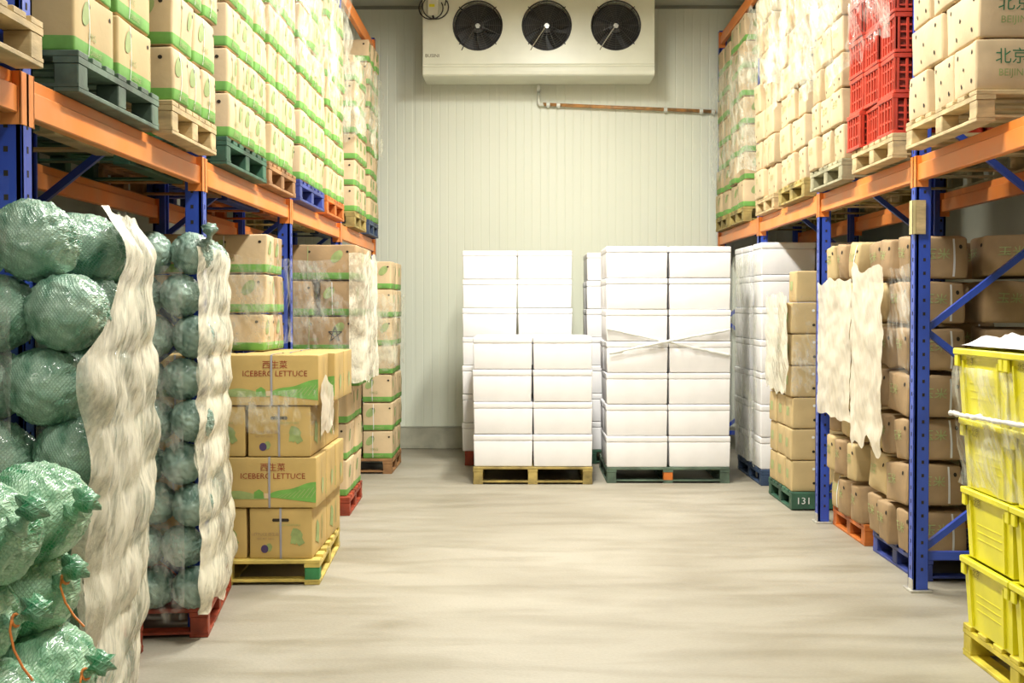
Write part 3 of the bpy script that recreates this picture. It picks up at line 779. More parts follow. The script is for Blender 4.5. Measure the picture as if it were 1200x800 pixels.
# ------------------------------------------------------------------ yellow totes
def tote():
    L, Wd, H = .41, .595, .33   # L runs along x (into the rack)
    m = MB(); k = m.mi(YEL); s0 = .90; n = 0
    def ring(f, z, o=0): return [(-L / 2 * f + o, -Wd / 2 * f + o, z), (L / 2 * f - o, -Wd / 2 * f + o, z), (L / 2 * f - o, Wd / 2 * f - o, z), (-L / 2 * f + o, Wd / 2 * f - o, z)]
    r = [ring(.90, 0), ring(.965, H - .05), ring(.965, H - .005), ring(.965, H - .005, .006), ring(.90, .01, .006)]
    for q in r: m.v += q
    for i in range(4):
        for j in range(4):
            a, b_ = i * 4 + j, i * 4 + (j + 1) % 4
            m.f.append([a, b_, b_ + 4, a + 4]); m.m.append(k)
    m.f.append([3, 2, 1, 0]); m.m.append(k); m.f.append([16, 17, 18, 19]); m.m.append(k)
    def t(z): return .90 + .065 * z / (H - .05)
    for sg in (-1, 1):   # vertical stiffening ribs and recess frames
        for u in (-.36, .36):
            y0_, z0_, z1_ = Wd * u, .01, H - .055
            m.bar((sg * L / 2 * t(z0_), y0_ * t(z0_), z0_), (sg * L / 2 * t(z1_), y0_ * t(z1_), z1_), .012, .022, YEL, up=(1, 0, 0))
        for z in (.10, .135, .17): m.box(sg * L / 2 * t(z) - .002, sg * L / 2 * t(z) + .002, -Wd * .25, Wd * .25, z, z + .004, YEL)
        for u in (-.42, -.15, .15, .42):
            m.bar((L * u * t(.01), sg * Wd / 2 * t(.01), .01), (L * u * t(H - .055), sg * Wd / 2 * t(H - .055), H - .055), .022, .012, YEL, up=(1, 0, 0))
    rim = MB()
    for sg in (-1, 1):
        rim.box(sg * L / 2 - .016, sg * L / 2 + .006, -Wd / 2, Wd / 2, H - .03, H, YEL, .006)
        rim.box(-L / 2, L / 2, sg * Wd / 2 - .012 if sg > 0 else -Wd / 2 - .0, sg * Wd / 2 + .0 if sg > 0 else -Wd / 2 + .012, H - .03, H, YEL, .005)
        rim.box(sg * L / 2 - .012, sg * L / 2 + .002, -Wd / 2 + .01, -Wd / 2 + .055, H - .085, H - .03, YEL, .004)
        rim.box(sg * L / 2 - .012, sg * L / 2 + .002, Wd / 2 - .055, Wd / 2 - .01, H - .085, H - .03, YEL, .004)
    mk = MB(); mk.mi(mat('stamp_olive', (.30, .26, .03), .7))
    vs, tr = text_tris('北京', .045)
    mk.v = [(-L / 2 * .965 - .004, -x + .13, H - .062 + y) for x, y in vs]; mk.f = [list(q) for q in tr]; mk.m = [0] * len(tr)
    return m.mesh('tote_body'), rim.mesh('rim'), mk.mesh('marking')
tb, trm, tmk = tote()
pallet(1, 2.045, 4.69, 5.92, 0, 'bright yellow', 'yellow painted pallet at the lower right corner', depth=1.15, h=.15)
YT = [5.605, 5.000]
for k in range(4):
    for j, yy in enumerate(YT):
        for i in range(2):
            
            o = link('storage_tote', tb, None, (2.03 + .205 + i * .42 - (.03 if k == 3 else 0) + rnd.uniform(-.006, .006), yy, .151 + k * .318), R(rnd.uniform(-.8, .8)),
                     label='yellow plastic tote, %s, %s in its row%s' % (['lowest of its stack', 'second from the pallet', 'third from the pallet', 'topmost'][k], ['far end', 'near end'][j], ', inner row' if i else ''),
                     category='tote', group='yellow totes stacked at the right')
            o.scale = (1, 1, .96)
            link('rim', trm, o); link('marking', tmk, o)
# ------------------------------------------------------------------ net bags of cabbages
def bag_mesh(ax, ay, az, seed, nl=3):
    import bmesh
    bm = bmesh.new(); bmesh.ops.create_icosphere(bm, subdivisions=5, radius=1.0)
    rr = random.Random(seed); lobes = []
    horiz = ax >= ay
    for i in range(nl):
        t = (i + .5) / nl * 2 - 1
        c = Vector((t * ax * .60 if horiz else rr.uniform(-.1, .1) * ax, t * ay * .52 if not horiz else rr.uniform(-.2, .2) * ay, rr.uniform(-.10, .12) * az))
        lobes.append((c, min(az * rr.uniform(.82, .98), (ax if horiz else ay) * .62)))
    off = Vector((seed * 3.7, seed * 1.3, 0))
    for v in bm.verts:
        d = v.co.normalized(); best = []
        for c, r in lobes:
            bq = d.dot(c); disc = bq * bq - (c.length_squared - r * r)
            best.append(bq + math.sqrt(disc) if disc > 0 else .0)
        el = 1 / math.sqrt((d.x / ax) ** 2 + (d.y / ay) ** 2 + (d.z / az) ** 2)
        best.append(el * .74)
        kk = 38; s = math.log(sum(math.exp(kk * q) for q in best)) / kk
        n1_ = noise.noise(d * 3.2 + off); n2_ = noise.fractal(d * 7 + off, 1.0, 2.0, 3)
        s += -.012 * abs(n1_) + .006 * n2_ - .007 * max(0, 1 - abs(noise.noise(d * 5 + off * 2)) * 8)
        v.co = d * s
        lim = az * .97
        v.co.z = max(-lim, min(lim, v.co.z)) if abs(v.co.z) > lim else v.co.z
    me = bpy.data.meshes.new('net_bag'); bm.to_mesh(me); bm.free()
    me.polygons.foreach_set('use_smooth', [True] * len(me.polygons)); return me
def neck_mesh(seed, m):
    rr = random.Random(seed); mb_ = MB(); pts = []; rad = []
    for i in range(9):
        t = i / 8; pts.append((t * .085, .015 * sin(t * 3 + seed), .03 * t)); rad.append([.030, .018, .011, .010, .014, .022, .028, .032, .026][i])
    mb_.tube(pts, rad, m, 14)
    vs = []
    for i, v in enumerate(mb_.v):
        j = i % 14; q = 1 + .35 * sin(j * 2.7) * (1 if i > 60 else .3); c = pts[min(8, i // 14)]
        vs.append(tuple(c[a] + (v[a] - c[a]) * q for a in range(3)))
    mb_.v = vs; return mb_.mesh('gathered_neck', True)
_bm = {}
def bag(x, y, z, ax, ay, az, m, label, group, neck=None, string=False, rz=None, var=None, tilt=None):
    v = rnd.randrange(4) if var is None else var
    key = (round(ax, 2), round(ay, 2), round(az, 3), v, m.name)
    if key not in _bm:
        me = bag_mesh(ax, ay, az, v + 1 + int(ax * 40), 3 if max(ax, ay) > 1.45 * az else 2); me.materials.append(m); _bm[key] = me
    o = link('net_bag', _bm[key], None, (x, y, z), 0, label=label, category='bag of cabbages', group=group)
    o.rotation_euler = (R(rnd.uniform(-7, 7)) if tilt is None else tilt, R(rnd.uniform(-7, 7)), R(rnd.uniform(-12, 12)) if rz is None else rz)
    if neck is not None:
        kn = ('n', m.name, v)
        if kn not in _bm: _bm[kn] = neck_mesh(v, m)
        nk = link('gathered_neck', _bm[kn], o, neck[:3]); nk.rotation_euler = (0, neck[3], neck[4])
        if string:
            s = MB(); c = [(.022 + .0, .0135 * cos(t * pi / 5), .008 + .0135 * sin(t * pi / 5)) for t in range(10)]
            s.tube(c, .0035, ORANGE, 6, True)
            s.tube([(.022, -.014, .01), (.035, -.04, -.01), (.05, -.055, -.05), (.07, -.06, -.09), (.09, -.06, -.12)], .0028, ORANGE, 6)
            obj('orange_string', s, nk)
    return o
# nearest heap, lower left corner
gA = 'bright green net bags in the nearest heap'
pallet(-1, -1.07, 2.62, 3.72, 0, 'red', 'red pallet under the nearest heap of green net bags, below the frame edge', depth=1.1)
rows = [('lowest', .265), ('second lowest', .475), ('middle', .685), ('second highest', .895), ('top', 1.095)]
for r_, (nm, z) in enumerate(rows):
    for j in range(2):
        for i in range(3):
            if j > 0 and r_ != 4 and i > 0: continue
            if r_ < 2 and (j or i > 1): continue
            dx = [.0, .05, -.03, .04, .0][r_]
            cn = ['aisle-side', 'middle', 'innermost'][i]
            bag(-1.235 - i * .285 - dx, 2.85 + j * .36 + rnd.uniform(-.03, .03), z, .165, .19, .118, NET_BRIGHT,
                f'bright green net bag in the nearest heap, {nm} row, {cn}, {["front", "rear"][j]}', gA,
                neck=(.13, -.09, .02, -.3, -.4) if i == 0 and r_ in (2, 3, 4) else ((.0, -.17, -.03, .5, -1.6) if i == 1 and r_ in (2,) else None), string=(r_ in (2, 3)))
# big film-wrapped pile behind it (stack one)
gB = 'net bags in the tall film-wrapped left pile'
pallet(-1, -1.42, 3.74, 4.86, 0, 'red', 'red pallet under the tall film-wrapped cabbage pile, behind the nearest heap', depth=1.1)
zs = [.27 + .219 * i for i in range(8)]
nmz = ['lowest', 'second', 'third', 'fourth', 'fifth', 'sixth', 'seventh', 'top']
for r_, z in enumerate(zs):
    for i in range(4):
        if r_ < 2 and i > 1: continue
        ox = (.10 if r_ % 2 else .0)
        bag(-1.365 - i * .212 - ox * .6 - (.05 if r_ < 3 else 0) - (.03 if r_ == 7 else 0), 3.85 + rnd.uniform(-.03, .03), z, .122 if r_ != 7 else .140, .16, .123 if r_ < 7 else .135, NET_MID,
            f'pale green net bag, front face of the tall film-wrapped pile, {nmz[r_]} row, {["nearest the aisle", "second", "third", "fourth"][i]}', gB, tilt=R(rnd.uniform(-6, 6)))
    for j in range(1, 3):
        bag(-1.455 - (.03 if r_ % 2 else 0) - (.09 if j == 2 else 0) - (.06 if r_ < 3 else 0), 4.00 + j * .37 + rnd.uniform(-.02, .02), z, .16, .19, .118, NET_MID,
            f'pale green net bag on the aisle flank of the tall film-wrapped pile, {nmz[r_]} row, {["", "middle", "far"][j]}', gB)
for i in range(2):
    bag(-1.80 - i * .33, 4.46, 1.80, .17, .19, .12, NET_MID, f'pale green net bag atop the tall left pile, second from front, {["nearer", "farther from"][i]} the aisle', gB)
# slim pile glimpsed between (stack 1b)
gC = 'net bags in the narrow pile between the two tall ones'
pallet(-1, -1.77, 5.20, 5.93, 0, 'red', 'small red pallet between the two tall cabbage piles', depth=1.0)
for r_ in range(9):
    for j in range(2):
        bag(-1.93 + (.02 if r_ % 2 else 0), 5.42 + j * .32, .25 + r_ * .205, .15, .17, .112, NET_GREY,
            f'grey-green net bag in the narrow pile between tall piles, {(nmz[:7] + ["eighth", "top"])[r_]} row, {["near", "far"][j]}', gC)
# second tall pile
gD = 'net bags in the second film-wrapped pile'
pallet(-1, -1.53, 6.19, 7.32, 0, 'red', 'red pallet with exposed corner under the second film-wrapped cabbage pile', depth=1.0, rz=R(7.2))
nm9 = nmz[:7] + ['eighth', 'top']
for r_ in range(9):
    z = .245 + r_ * .203
    for i in range(3):
        bag(-1.60 - i * .190 - (.05 if r_ % 2 else 0), 6.19 + rnd.uniform(-.02, .02), z, .106, .125, .108, NET_GREY,
            f'grey-green net bag, front of the second film-wrapped pile, {nm9[r_]} row, {["aisle side", "middle", "inner side"][i]}', gD, neck=(.08, -.06, .06, -.8, -.6) if (r_ == 8 and i == 0) else None)
    for j in range(1, 3):
        bag(-1.65 - (.03 if r_ % 2 else 0) - (.06 if j == 2 else 0), 6.58 + (j - 1) * .40, z, .10, .13, .108, NET_GREY,
            f'grey-green net bag on the aisle flank of the second pile, {nm9[r_]} row, {["", "near", "far"][j]}', gD)
# ------------------------------------------------------------------ films
def film(name, path, z0, z1, m, label, seed=1, amp=.03, ragged=.05, nz=60, step=.03, fx=5.0, fz=1.2, prof=None, group='clear film wrapped round the goods', trim=None):
    pts = [Vector(p) for p in path]; out = []
    for a, b_ in zip(pts, pts[1:]):
        n = max(1, int((b_ - a).length / step))
        for i in range(n): out.append(a.lerp(b_, i / n))
    out.append(pts[-1]); mb_ = MB(); k = mb_.mi(m); N = len(out)
    nrm = []
    for i in range(N):
        d = out[min(N - 1, i + 1)] - out[max(0, i - 1)]; nrm.append(Vector((d.y, -d.x)).normalized())
    cen = sum(out, Vector((0, 0))) / N
    dist = 0.0
    for i in range(N):
        if i: dist += (out[i] - out[i - 1]).length
        zt = z1 + ragged * noise.noise(Vector((dist * 4, seed, 0))); zb_ = z0 + ragged * 1.5 * noise.noise(Vector((dist * 5, seed + 9, 0)))
        for j in range(nz + 1):
            t = j / nz; z = zb_ + (zt - zb_) * t
            q = amp * noise.fractal(Vector((dist * fx, z * fx * fz, seed)), 1.0, 2.0, 4) + amp * .35 * abs(noise.noise(Vector((dist * 22 + z * 9, z * 7, seed))))
            if prof: q += prof(t, z, dist)
            p = out[i] + nrm[i] * q
            if trim:
                e0 = max(0, trim(z, 0)); tot = (N - 1) * step; u = (e0 + (tot - e0) * i / (N - 1)) / step; ii = min(N - 2, int(u)); p = out[ii].lerp(out[ii + 1], u - ii) + nrm[ii].lerp(nrm[ii + 1], u - ii) * q
            mb_.v.append((p.x, p.y, z))
    for i in range(N - 1):
        for j in range(nz):
            a = i * (nz + 1) + j; mb_.f.append([a, a + nz + 1, a + nz + 2, a + 1]); mb_.m.append(k)
    return obj(name, mb_, None, smooth=True, label=label, category='plastic wrap', group=group)
# path direction chosen so that the computed normal (d.y,-d.x) faces the aisle
lob = lambda per, a: (lambda t, z, d: a * abs(sin(z * pi / per)))
def trim1(z, d):
    e = .05 + .06 * noise.noise(Vector((z * 3, 1, 1)))
    if z > 1.45: e += min(1, (z - 1.45) / .3) * .42
    return e
def lump(z, d, z0, per, amp, sd):
    ph = .7 * noise.noise(Vector((z * 1.2, d * .8, sd))); k_ = .35 + .9 * abs(noise.noise(Vector((z * 2.3, d * 3.1, sd + 5))))
    return amp * k_ * abs(cos((z - z0) * pi / per + ph)) + amp * .6 * noise.noise(Vector((z * 4.1, d * 5.5, sd + 9)))
film('plastic_wrap', [(-1.34, 3.665), (-1.26, 3.69), (-1.235, 3.80), (-1.28, 4.2), (-1.395, 4.85), (-1.49, 5.0)], .13, 1.93, FILM, 'milky stretch film on the aisle flank of the tallest left cabbage pile', 3, .014, .03, 110,
     prof=lambda t, z, d: lump(z, d, .27, .219, .030, 2) - .012 - .09 * max(0, .95 - z) - 1.1 * max(0, z - 1.78) ** 1.5, trim=trim1, step=.012)
film('plastic_wrap', [(-2.15, 3.655), (-1.47, 3.665)], .95, 1.98, FILM_THIN, 'thin clear film over the front of the tallest left cabbage pile', 4, .02, .03, 60)
film('plastic_wrap', [(-1.60, 6.02), (-1.52, 6.04), (-1.485, 6.12), (-1.51, 6.6), (-1.62, 7.22), (-1.72, 7.30)], .14, 1.90, FILM, 'milky stretch film on the aisle flank of the second cabbage pile', 8, .014, .03, 110,
     trim=lambda z, d: .07 + .06 * noise.noise(Vector((z * 5, 3, 1))) + .1 * max(0, z - 1.5), step=.012,
     prof=lambda t, z, d: lump(z, d, .245, .203, .032, 7) - .035 - .02 * max(0, t - .5) * 2 + .012 * sin(z * 5))
film('plastic_wrap', [(-1.98, 6.01), (-1.60, 6.02)], .14, 1.80, FILM_THIN, 'thin clear film over the front of the second cabbage pile', 9, .02, .03, 60)
film('plastic_wrap', [(-2.15, 7.360), (-1.185, 7.372)], .88, 1.13, FILM_THIN, 'clear film band across the lettuce carton fronts', 11, .006, .02, 16)
film('plastic_wrap', [(-1.165, 7.40), (-1.15, 7.75), (-1.17, 7.9)], .86, 1.16, SHEET, 'white film patch on the side of the lettuce cartons', 12, .015, .12, 16)
film('plastic_wrap', [(-1.95, 7.90), (-1.555, 7.91), (-1.535, 7.98), (-1.54, 8.55)], 1.38, 1.92, FILM_THIN, 'clear film round the green-banded cartons above the lettuce', 13, .02, .04, 30)
film('plastic_wrap', [(-1.30, 9.60), (-1.20, 9.62), (-1.19, 9.7), (-1.21, 10.7)], 1.05, 2.02, FILM, 'milky film on the corner of the star-marked carton stack', 14, .022, .06, 40)
film('plastic_wrap', [(-1.80, 9.585), (-1.30, 9.595)], 1.30, 1.96, FILM_THIN, 'clear film across the front of the star-marked cartons', 15, .012, .04, 30)
film('plastic_wrap', [(-1.62, 12.36), (-1.235, 12.37), (-1.22, 12.45), (-1.23, 13.3)], 1.05, 1.75, FILM_MID, 'film round the middle of the far left floor stack', 16, .015, .05, 30)
# upper level films
film('plastic_wrap', [(-1.50, 8.80), (-1.475, 8.86), (-1.48, 9.95)], 3.25, 4.10, FILM_MID, 'film over the cartons on the blue pallet, left upper level', 21, .03, .15, 40)
film('plastic_wrap', [(-1.50, 10.04), (-1.475, 10.1), (-1.48, 11.08)], 3.20, 4.45, FILM_MID, 'film over the cartons on the orange pallet, left upper level', 22, .03, .15, 40)
film('plastic_wrap', [(-1.49, 6.62), (-1.475, 6.68), (-1.475, 8.68)], 3.20, 4.10, FILM_THIN, 'thin film over upper cartons above the second left bay', 23, .03, .10, 40)
film('plastic_wrap', [(-2.1, 11.68), (-1.50, 11.69), (-1.475, 11.76), (-1.48, 13.72)], 3.2, 3.95, FILM_MID, 'film over the farthest upper left cartons', 24, .03, .15, 40)
film('plastic_wrap', [(2.12, 10.90), (2.11, 10.84), (2.11, 9.86), (2.15, 9.82), (2.5, 9.80)], 3.30, 4.35, FILM_MID, 'film over the plain cartons on the ochre pallet, right upper level', 25, .035, .12, 40)
film('plastic_wrap', [(2.12, 12.1), (2.12, 11.12), (2.16, 11.08), (2.5, 11.06)], 3.55, 4.35, FILM_MID, 'milky film over the tallest plain stack, right upper level', 26, .035, .12, 40)
film('plastic_wrap', [(2.08, 9.55), (2.08, 8.58), (2.11, 8.53), (2.5, 8.52)], 3.15, 4.05, FILM_MID, 'film over the plain cartons beside the red crates', 27, .035, .12, 40)
film('plastic_wrap', [(2.12, 14.4), (2.12, 12.62), (2.14, 12.58), (2.5, 12.57)], 2.95, 4.15, FILM_MID, 'film over the green-banded cartons at the right back corner', 28, .02, .1, 40)
film('plastic_wrap', [(2.07, 8.2), (2.07, 7.40), (2.10, 7.36)], 3.15, 3.75, FILM_THIN, 'thin film over the topmost red crates', 29, .03, .1, 30)
# film on the near left load
ld = MB(); cz = Carton(.92, .86, .9, 5, .05, .06, r=.10); cz.build_box(FILM, n=18)
ldo = link('wrapped_load', cz.done('wrapped_load'), None, (-1.50 - .52, 3.55, ZL + PH), 0, label='load wrapped in milky white film on the top left pallet', category='wrapped load')
# lower right milky sheets
film('plastic_wrap', [(2.20, 9.54), (2.19, 9.0), (2.20, 8.60)], .84, 1.80, SHEET, 'beige film sheet hanging over the cartons beyond the nearest right bay', 31, .014, .06, 50)
film('plastic_wrap', [(2.20, 8.58), (2.18, 8.4), (2.19, 7.80)], .74, 1.86, SHEET, 'large beige film sheet torn at its lower edge on the blue-pallet cartons', 32, .016, .10, 50,
     prof=lambda t, z, d: .0)
film('plastic_wrap', [(2.22, 7.80), (2.22, 7.50), (2.25, 7.44)], 1.15, 1.84, FILM_THIN, 'clear film end beside the nearest right upright', 33, .02, .06, 40)
film('plastic_wrap', [(2.13, 10.135), (2.45, 10.13)], .93, 1.72, FILM_THIN, 'clear glossy film across the near face of the small carton stack', 44, .012, .04, 40)
film('plastic_wrap', [(2.11, 11.10), (2.105, 10.17)], .93, 1.72, FILM, 'milky film on the aisle side of the small carton stack on green pallet', 34, .015, .06, 40)
film('plastic_wrap', [(2.12, 12.95), (2.115, 11.57)], .18, 2.10, FILM_MID, 'film on the side of the foam stack at the right rack', 35, .012, .05, 50)
film('plastic_wrap', [(1.985, 5.93), (1.98, 4.70)], .80, 1.34, FILM_MID, 'clear film wrapped round the upper yellow totes', 36, .02, .02, 40, prof=lambda t, z, d: -.05 + .06 * t - .05 * max(0, t - .6))
# twisted film ropes
def rope(pts, r, label, m=STRAPW):
    P = [Vector(p) for p in pts]; out = []; rad = []
    for i in range(len(P) - 1):
        for t in range(10):
            q = P[i].lerp(P[i + 1], t / 10); q += Vector(noise.noise_vector(q * 20)) * .006; out.append(q); rad.append(r * (.7 + .6 * abs(noise.noise(q * 30)) * 2))
    out.append(P[-1]); rad.append(r * .5)
    return obj('film_rope', MB().tube(out, rad, m, 8), None, smooth=True, label=label, category='film strap', group='twisted film ropes')
yy = Y3 - .022; X_ = lambda px: PX(px, Y3); Z_ = lambda py: PZ(py, Y3)
rope([(X_(712), yy + .01, Z_(385)), (X_(748), yy, Z_(393)), (X_(785), yy - .004, Z_(401)), (X_(820), yy, Z_(409)), (X_(856), yy + .01, Z_(416))], .014, 'twisted film strap falling to the right across tall foam stack')
rope([(X_(714), yy - .02, Z_(414)), (X_(748), yy - .03, Z_(406)), (X_(785), yy - .034, Z_(399)), (X_(820), yy - .03, Z_(392)), (X_(855), yy - .02, Z_(386))], .014, 'twisted film strap rising to the right across tall foam stack')
rope([(1.985, 5.93, PZ(483, 5.93)), (1.975, 5.74, PZ(487, 5.74)), (1.98, 5.55, PZ(489, 5.55)), (1.975, 5.36, PZ(493, 5.36)), (1.98, 5.18, PZ(496, 5.18)), (1.975, 4.72, PZ(506, 4.72))], .011, 'bunched white film band round the yellow totes')
# crumpled white sheet on the top totes
sh = MB(); k = sh.mi(FOAM); nx_, ny_ = 34, 70
for i in range(nx_ + 1):
    for j in range(ny_ + 1):
        x, y = 2.01 + .80 * i / nx_, 4.71 + 1.19 * j / ny_
        e_ = min(i, nx_ - i) / 4; e2 = min(j, ny_ - j) / 5
        z = 1.436 + min(1, e_) * min(1, e2) * (.015 + .055 * abs(noise.fractal(Vector((x * 4, y * 4, 2)), 1.0, 2.0, 4)) + .07 * max(0, noise.noise(Vector((x * 2.5, y * 2.2, 5)))))
        sh.v.append((x, y, z))
for i in range(nx_):
    for j in range(ny_):
        a = i * (ny_ + 1) + j; sh.f.append([a, a + ny_ + 1, a + ny_ + 2, a + 1]); sh.m.append(k)
obj('plastic_sheet', sh, smooth=True, label='crumpled white sheet lying over the topmost yellow totes', category='sheet')
# ------------------------------------------------------------------ evaporator cooler
CY = 13.95; cx0, cx1 = PX(496, CY), PX(766, CY); cz0, cz1 = PZ(90, CY), 4.98
WH = mat('cooler_white', (.76, .77, .62), .35, .04, 3, spec=.6)
FB = mat('fan_black', (.025, .025, .025), .45, .2, 20)
GR = mat('guard_wire', (.10, .10, .09), .35, .1, metal=.4)
SILV = mat('motor_silver', (.75, .75, .72), .25, .05, metal=.8)
cooler = link('evaporator_cooler', None, None, ((cx0 + cx1) / 2, CY, cz0), 0, label='white ceiling-hung cooling unit with three black fans on the back wall', category='cooler')
hw, hh = (cx1 - cx0) / 2, cz1 - cz0; D = .55
fx = [PX(p, CY) - (cx0 + cx1) / 2 for p in (560, 640.5, 721)]; fz = PZ(32, CY) - cz0; fr = .265
h = MB(); k = h.mi(WH)
led = .13   # lower moulded ledge height
edges = [-hw, (fx[0] + fx[1]) / 2, (fx[1] + fx[2]) / 2, hw]
NS = 64
for c in range(3):
    x0_, x1_ = edges[c], edges[c + 1]; b0 = len(h.v)
    for i in range(NS):
        t = 2 * pi * i / NS; cx, cz = fx[c] + fr * cos(t), fz + fr * sin(t)
        dx_, dz_ = cos(t), sin(t); q = 1e9
        if dx_ > 1e-9: q = min(q, (x1_ - fx[c]) / dx_)
        if dx_ < -1e-9: q = min(q, (x0_ - fx[c]) / dx_)
        if dz_ > 1e-9: q = min(q, (hh - fz) / dz_)
        if dz_ < -1e-9: q = min(q, (led - fz) / dz_)
        h.v.append((cx, 0, cz)); h.v.append((fx[c] + dx_ * q, 0, fz + dz_ * q))
        h.v.append((cx, .16, cz))
    for i in range(NS):
        a, b_ = b0 + 3 * i, b0 + 3 * ((i + 1) % NS)
        h.f.append([a, a + 1, b_ + 1, b_]); h.m.append(k)
        h.f.append([a, b_, b_ + 2, a + 2]); h.m.append(k)
    for xx, zz in ((x0_, led), (x1_, led), (x1_, hh), (x0_, hh)):   # corner fillers
        ang = math.atan2(zz - fz, xx - fx[c]) % (2 * pi); i = int(ang / (2 * pi) * NS); a, b_ = b0 + 3 * i + 1, b0 + 3 * ((i + 1) % NS) + 1
        h.v.append((xx, 0, zz)); h.f.append([a, len(h.v) - 1, b_]); h.m.append(k)
h.box(-hw, -hw + .02, 0.001, D, 0.02, hh, WH); h.box(hw - .02, hw, .001, D, .02, hh, WH); h.box(-hw, hw, .3, D, led, hh, WH)
prof = [(0, led), (-.006, .115), (-.004, .10), (-.012, .09), (-.016, .05), (-.012, .015), (.004, 0), (D, 0), (D, led)]
b0 = len(h.v)
for x_ in (-hw, hw):
    for (yy_, zz_) in prof: h.v.append((x_, yy_, zz_))
n = len(prof)
for i in range(n): a, b_ = b0 + i, b0 + (i + 1) % n; h.f.append([a, b_, b_ + n, a + n]); h.m.append(k)
h.f.append([b0 + i for i in range(n)]); h.m.append(k); h.f.append([b0 + n + i for i in reversed(range(n))]); h.m.append(k)
ho = obj('housing', h, cooler)
for c in range(3):
    f_ = MB(); f_.tube([(0, .155, 0), (0, .165, 0)], fr, FB, 48)
    fan = obj('fan', f_, cooler, (fx[c], 0, fz))
    for bl in range(5):
        m_ = MB(); kk_ = m_.mi(FB); a0 = bl * 2 * pi / 5 + .3 * c
        for i in range(7):
            r_ = .07 + .17 * i / 6
            for j in range(5):
                t = a0 + (j / 4 - .5) * .95 + .25 * i / 6; m_.v.append((r_ * cos(t), .10 + .045 * (j / 4 - .5), r_ * sin(t)))
        for i in range(6):
            for j in range(4): q = i * 5 + j; m_.f.append([q, q + 5, q + 6, q + 1]); m_.m.append(kk_)
        obj('blade', m_, fan, smooth=True)
    hb = MB(); hb.tube([(0, .03, 0), (0, .035, 0), (0, .15, 0)], [.045, .07, .07], FB, 24); hb_o = obj('hub', hb, fan)
    mt = MB(); mt.tube([(0, .012, 0), (0, .03, 0)], .028, SILV, 20); obj('motor_cap', mt, fan)
    g = MB()
    for rg in [.04 + .0225 * i for i in range(11)]:
        dome = -.045 * (1 - (rg / .27) ** 2)
        g.tube([(rg * cos(2 * pi * i / 40), dome, rg * sin(2 * pi * i / 40)) for i in range(40)], .0022, GR, 5, True)
    for q in range(4):
        t = pi / 4 + q * pi / 2
        g.tube([(s_ * cos(t), -.045 * (1 - (s_ / .27) ** 2) - .003, s_ * sin(t)) for s_ in (.03, .1, .17, .23, .285)], .006, FB, 6)
    for q in range(16):
        t = q * pi / 8
        g.tube([(s_ * cos(t), -.045 * (1 - (s_ / .27) ** 2) - .001, s_ * sin(t)) for s_ in (.05, .15, .27)], .0018, GR, 4)
    t = pi * 1.31; g.tube([(.03 * cos(t), -.05, .03 * sin(t)), (.27 * cos(t), -.012, .27 * sin(t)), (.31 * cos(t), -.004, .32 * sin(t))], .0055, GR if c == 0 else SILV, 6)
    g.tube([(fr * cos(2 * pi * i / 48), -.003, fr * sin(2 * pi * i / 48)) for i in range(48)], .007, FB, 6, True)
    obj('fan_guard', g, fan)
jb = MB(); jx, jz = PX(506, CY) - (cx0 + cx1) / 2 + .02, PZ(12, CY) - cz0
jb.box(jx - .06, jx + .06, -.05, -.001, jz - .09, jz + .10, WH, .008); jb.box(jx - .04, jx + .02, -.052, -.0501, jz + .005, jz + .035, YEL)
jo = obj('junction_box', jb, cooler)
cb_ = MB()
for q, (cx, cz, rx_, rz_) in enumerate(((-.02, -.01, .13, .12), (.03, .0, .14, .13))):
    cb_.tube([(jx + cx + rx_ * cos(t * pi / 12), -.06 - .008 * q, jz + cz + rz_ * sin(t * pi / 12)) for t in range(9, 27)], .007, FB, 6)
cb_.tube([(jx + .13, -.05, jz + .02), (jx + .15, -.04, jz + .12), (jx + .14, -.03, jz + .26)], .007, FB, 6)
cb_.tube([(jx + .0, -.05, jz - .09), (jx + .01, -.06, jz - .13)], .012, FB, 8)
obj('cable', cb_, cooler)
vs, tr = text_tris('BUSINI', .052); lt = MB(); lt.mi(mat('badge_brown', (.12, .10, .03), .5))
lx, lz = PX(507, CY) - (cx0 + cx1) / 2, PZ(67, CY) - cz0
lt.v = [(lx + x, -.003, lz + y) for x, y in vs]; lt.f = [list(t) for t in tr]; lt.m = [0] * len(tr)
obj('lettering', lt, cooler)
hg = MB()
for q in (-hw + .25, hw - .25): hg.box(q - .02, q + .02, .15, .19, hh, CEIL - cz0 + .002, STEEL)
obj('hanger', hg, cooler)
# drain and copper pipe
PIPEW = mat('pipe_white', (.80, .82, .74), .4, .05); COPPER = mat('pipe_copper', (.62, .30, .10), .4, .35, 14, col2=(.30, .18, .08))
pp = link('drain_pipe', None, None, (PX(631, 14.6), 14.6, PZ(122, 14.6)), 0, label='white drain elbow with brown copper pipe running right along the back wall', category='pipe')
x0_, z0_ = PX(631, 14.6), PZ(122, 14.6)
dp = MB(); ht = cz0 - z0_ - .004
dp.tube([(0.0, -.12, ht), (0, -.12, ht - .03), (0, -.04, ht - .06), (0, -.03, .2), (0, -.03, 0), (.015, -.03, -.02), (.06, -.03, -.02)], .020, PIPEW, 12)
obj('elbow', dp, pp, smooth=True)
xe = PX(838, 14.6) - x0_; ze = PZ(131, 14.6) - z0_
cp = MB(); cp.tube([(.05, -.03, -.018), (xe - .012, -.03, ze - .015)], .020, COPPER, 12); obj('copper_run', cp, pp, smooth=True)
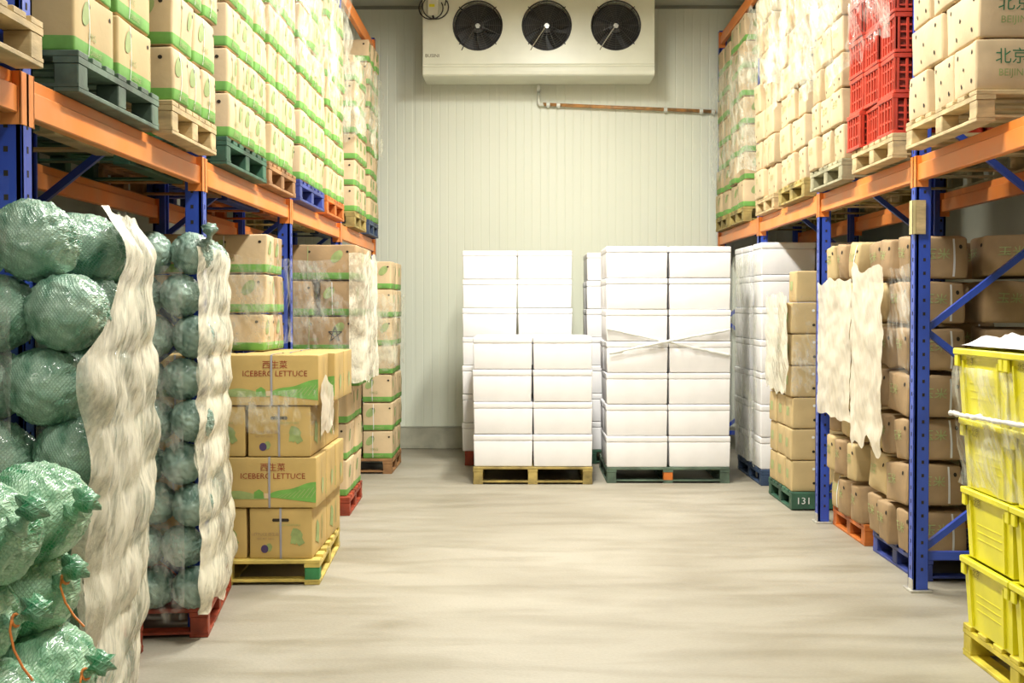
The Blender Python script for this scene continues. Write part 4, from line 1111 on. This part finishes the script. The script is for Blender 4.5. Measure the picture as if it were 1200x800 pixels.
for q in (.03, .09, .72, .93, 1.0):
    cc = MB(); px_ = .05 + (xe - .09) * q; pz_ = -.018 + (ze + .003) * q
    cc.tube([(px_ - .02, -.03, pz_), (px_ + .02, -.03, pz_)], .027, PIPEW, 12); cc.box(px_ - .012, px_ + .012, -.03, .022, pz_ - .03, pz_ - .012, PIPEW); obj('clip', cc, pp)
# column against the left wall glimpsed under the beams
obj('standpipe', MB().tube([(-2.98, 9.4, 0), (-2.98, 9.4, CEIL)], .07, PIPEW, 20), smooth=True, label='pale vertical pipe against the left wall behind the rack', category='pipe')
# ------------------------------------------------------------------ lights
def area(x, y, z, sx, sy, p, col=(1, .97, .80), rot=(0, 0, 0)):
    l = bpy.data.lights.new('ceiling_or_fill_lamp', 'AREA'); l.shape = 'RECTANGLE'; l.size = sx; l.size_y = sy; l.energy = p; l.color = col
    o = bpy.data.objects.new('ceiling_or_fill_lamp', l); C.objects.link(o); o.location = (x, y, z); o.rotation_euler = rot; return o
LC = (1, .975, .89)
area(.20, 1.9, 4.9, .25, 1.2, 75, LC)
area(.20, 5.7, 4.9, .25, 1.2, 210, LC)
area(.20, 8.5, 4.9, .25, 1.2, 215, LC)
area(.40, 10.9, 4.85, .25, 1.0, 210, LC)
area(.3, -1.8, 3.4, 1.6, 1.0, 45, (1, .97, .86), (R(72), 0, 0))  # added fill light behind the camera, aimed down the aisle; not a ceiling fixture
wd = bpy.data.worlds.new('World'); bpy.context.scene.world = wd; wd.use_nodes = True
wd.node_tree.nodes['Background'].inputs[0].default_value = (.9, .92, .8, 1); wd.node_tree.nodes['Background'].inputs[1].default_value = .2
# ------------------------------------------------------------------ camera
cam = bpy.data.cameras.new('camera'); co = bpy.data.objects.new('camera', cam); C.objects.link(co)
cam.sensor_width = 36; cam.lens = F / 1200 * 36; cam.clip_start = .05
co.location = (0, 0, CAMZ)
co.rotation_euler = (pi / 2 - math.atan((400 - VY) / F), 0, math.atan((VX - 600) / F))
sc = bpy.context.scene; sc.camera = co
sc.view_settings.view_transform = 'Standard'; sc.view_settings.look = 'None'; sc.view_settings.exposure = 0.0; sc.view_settings.gamma = 1
sc.view_settings.use_curve_mapping = False
sc.cycles.transparent_max_bounces = 16
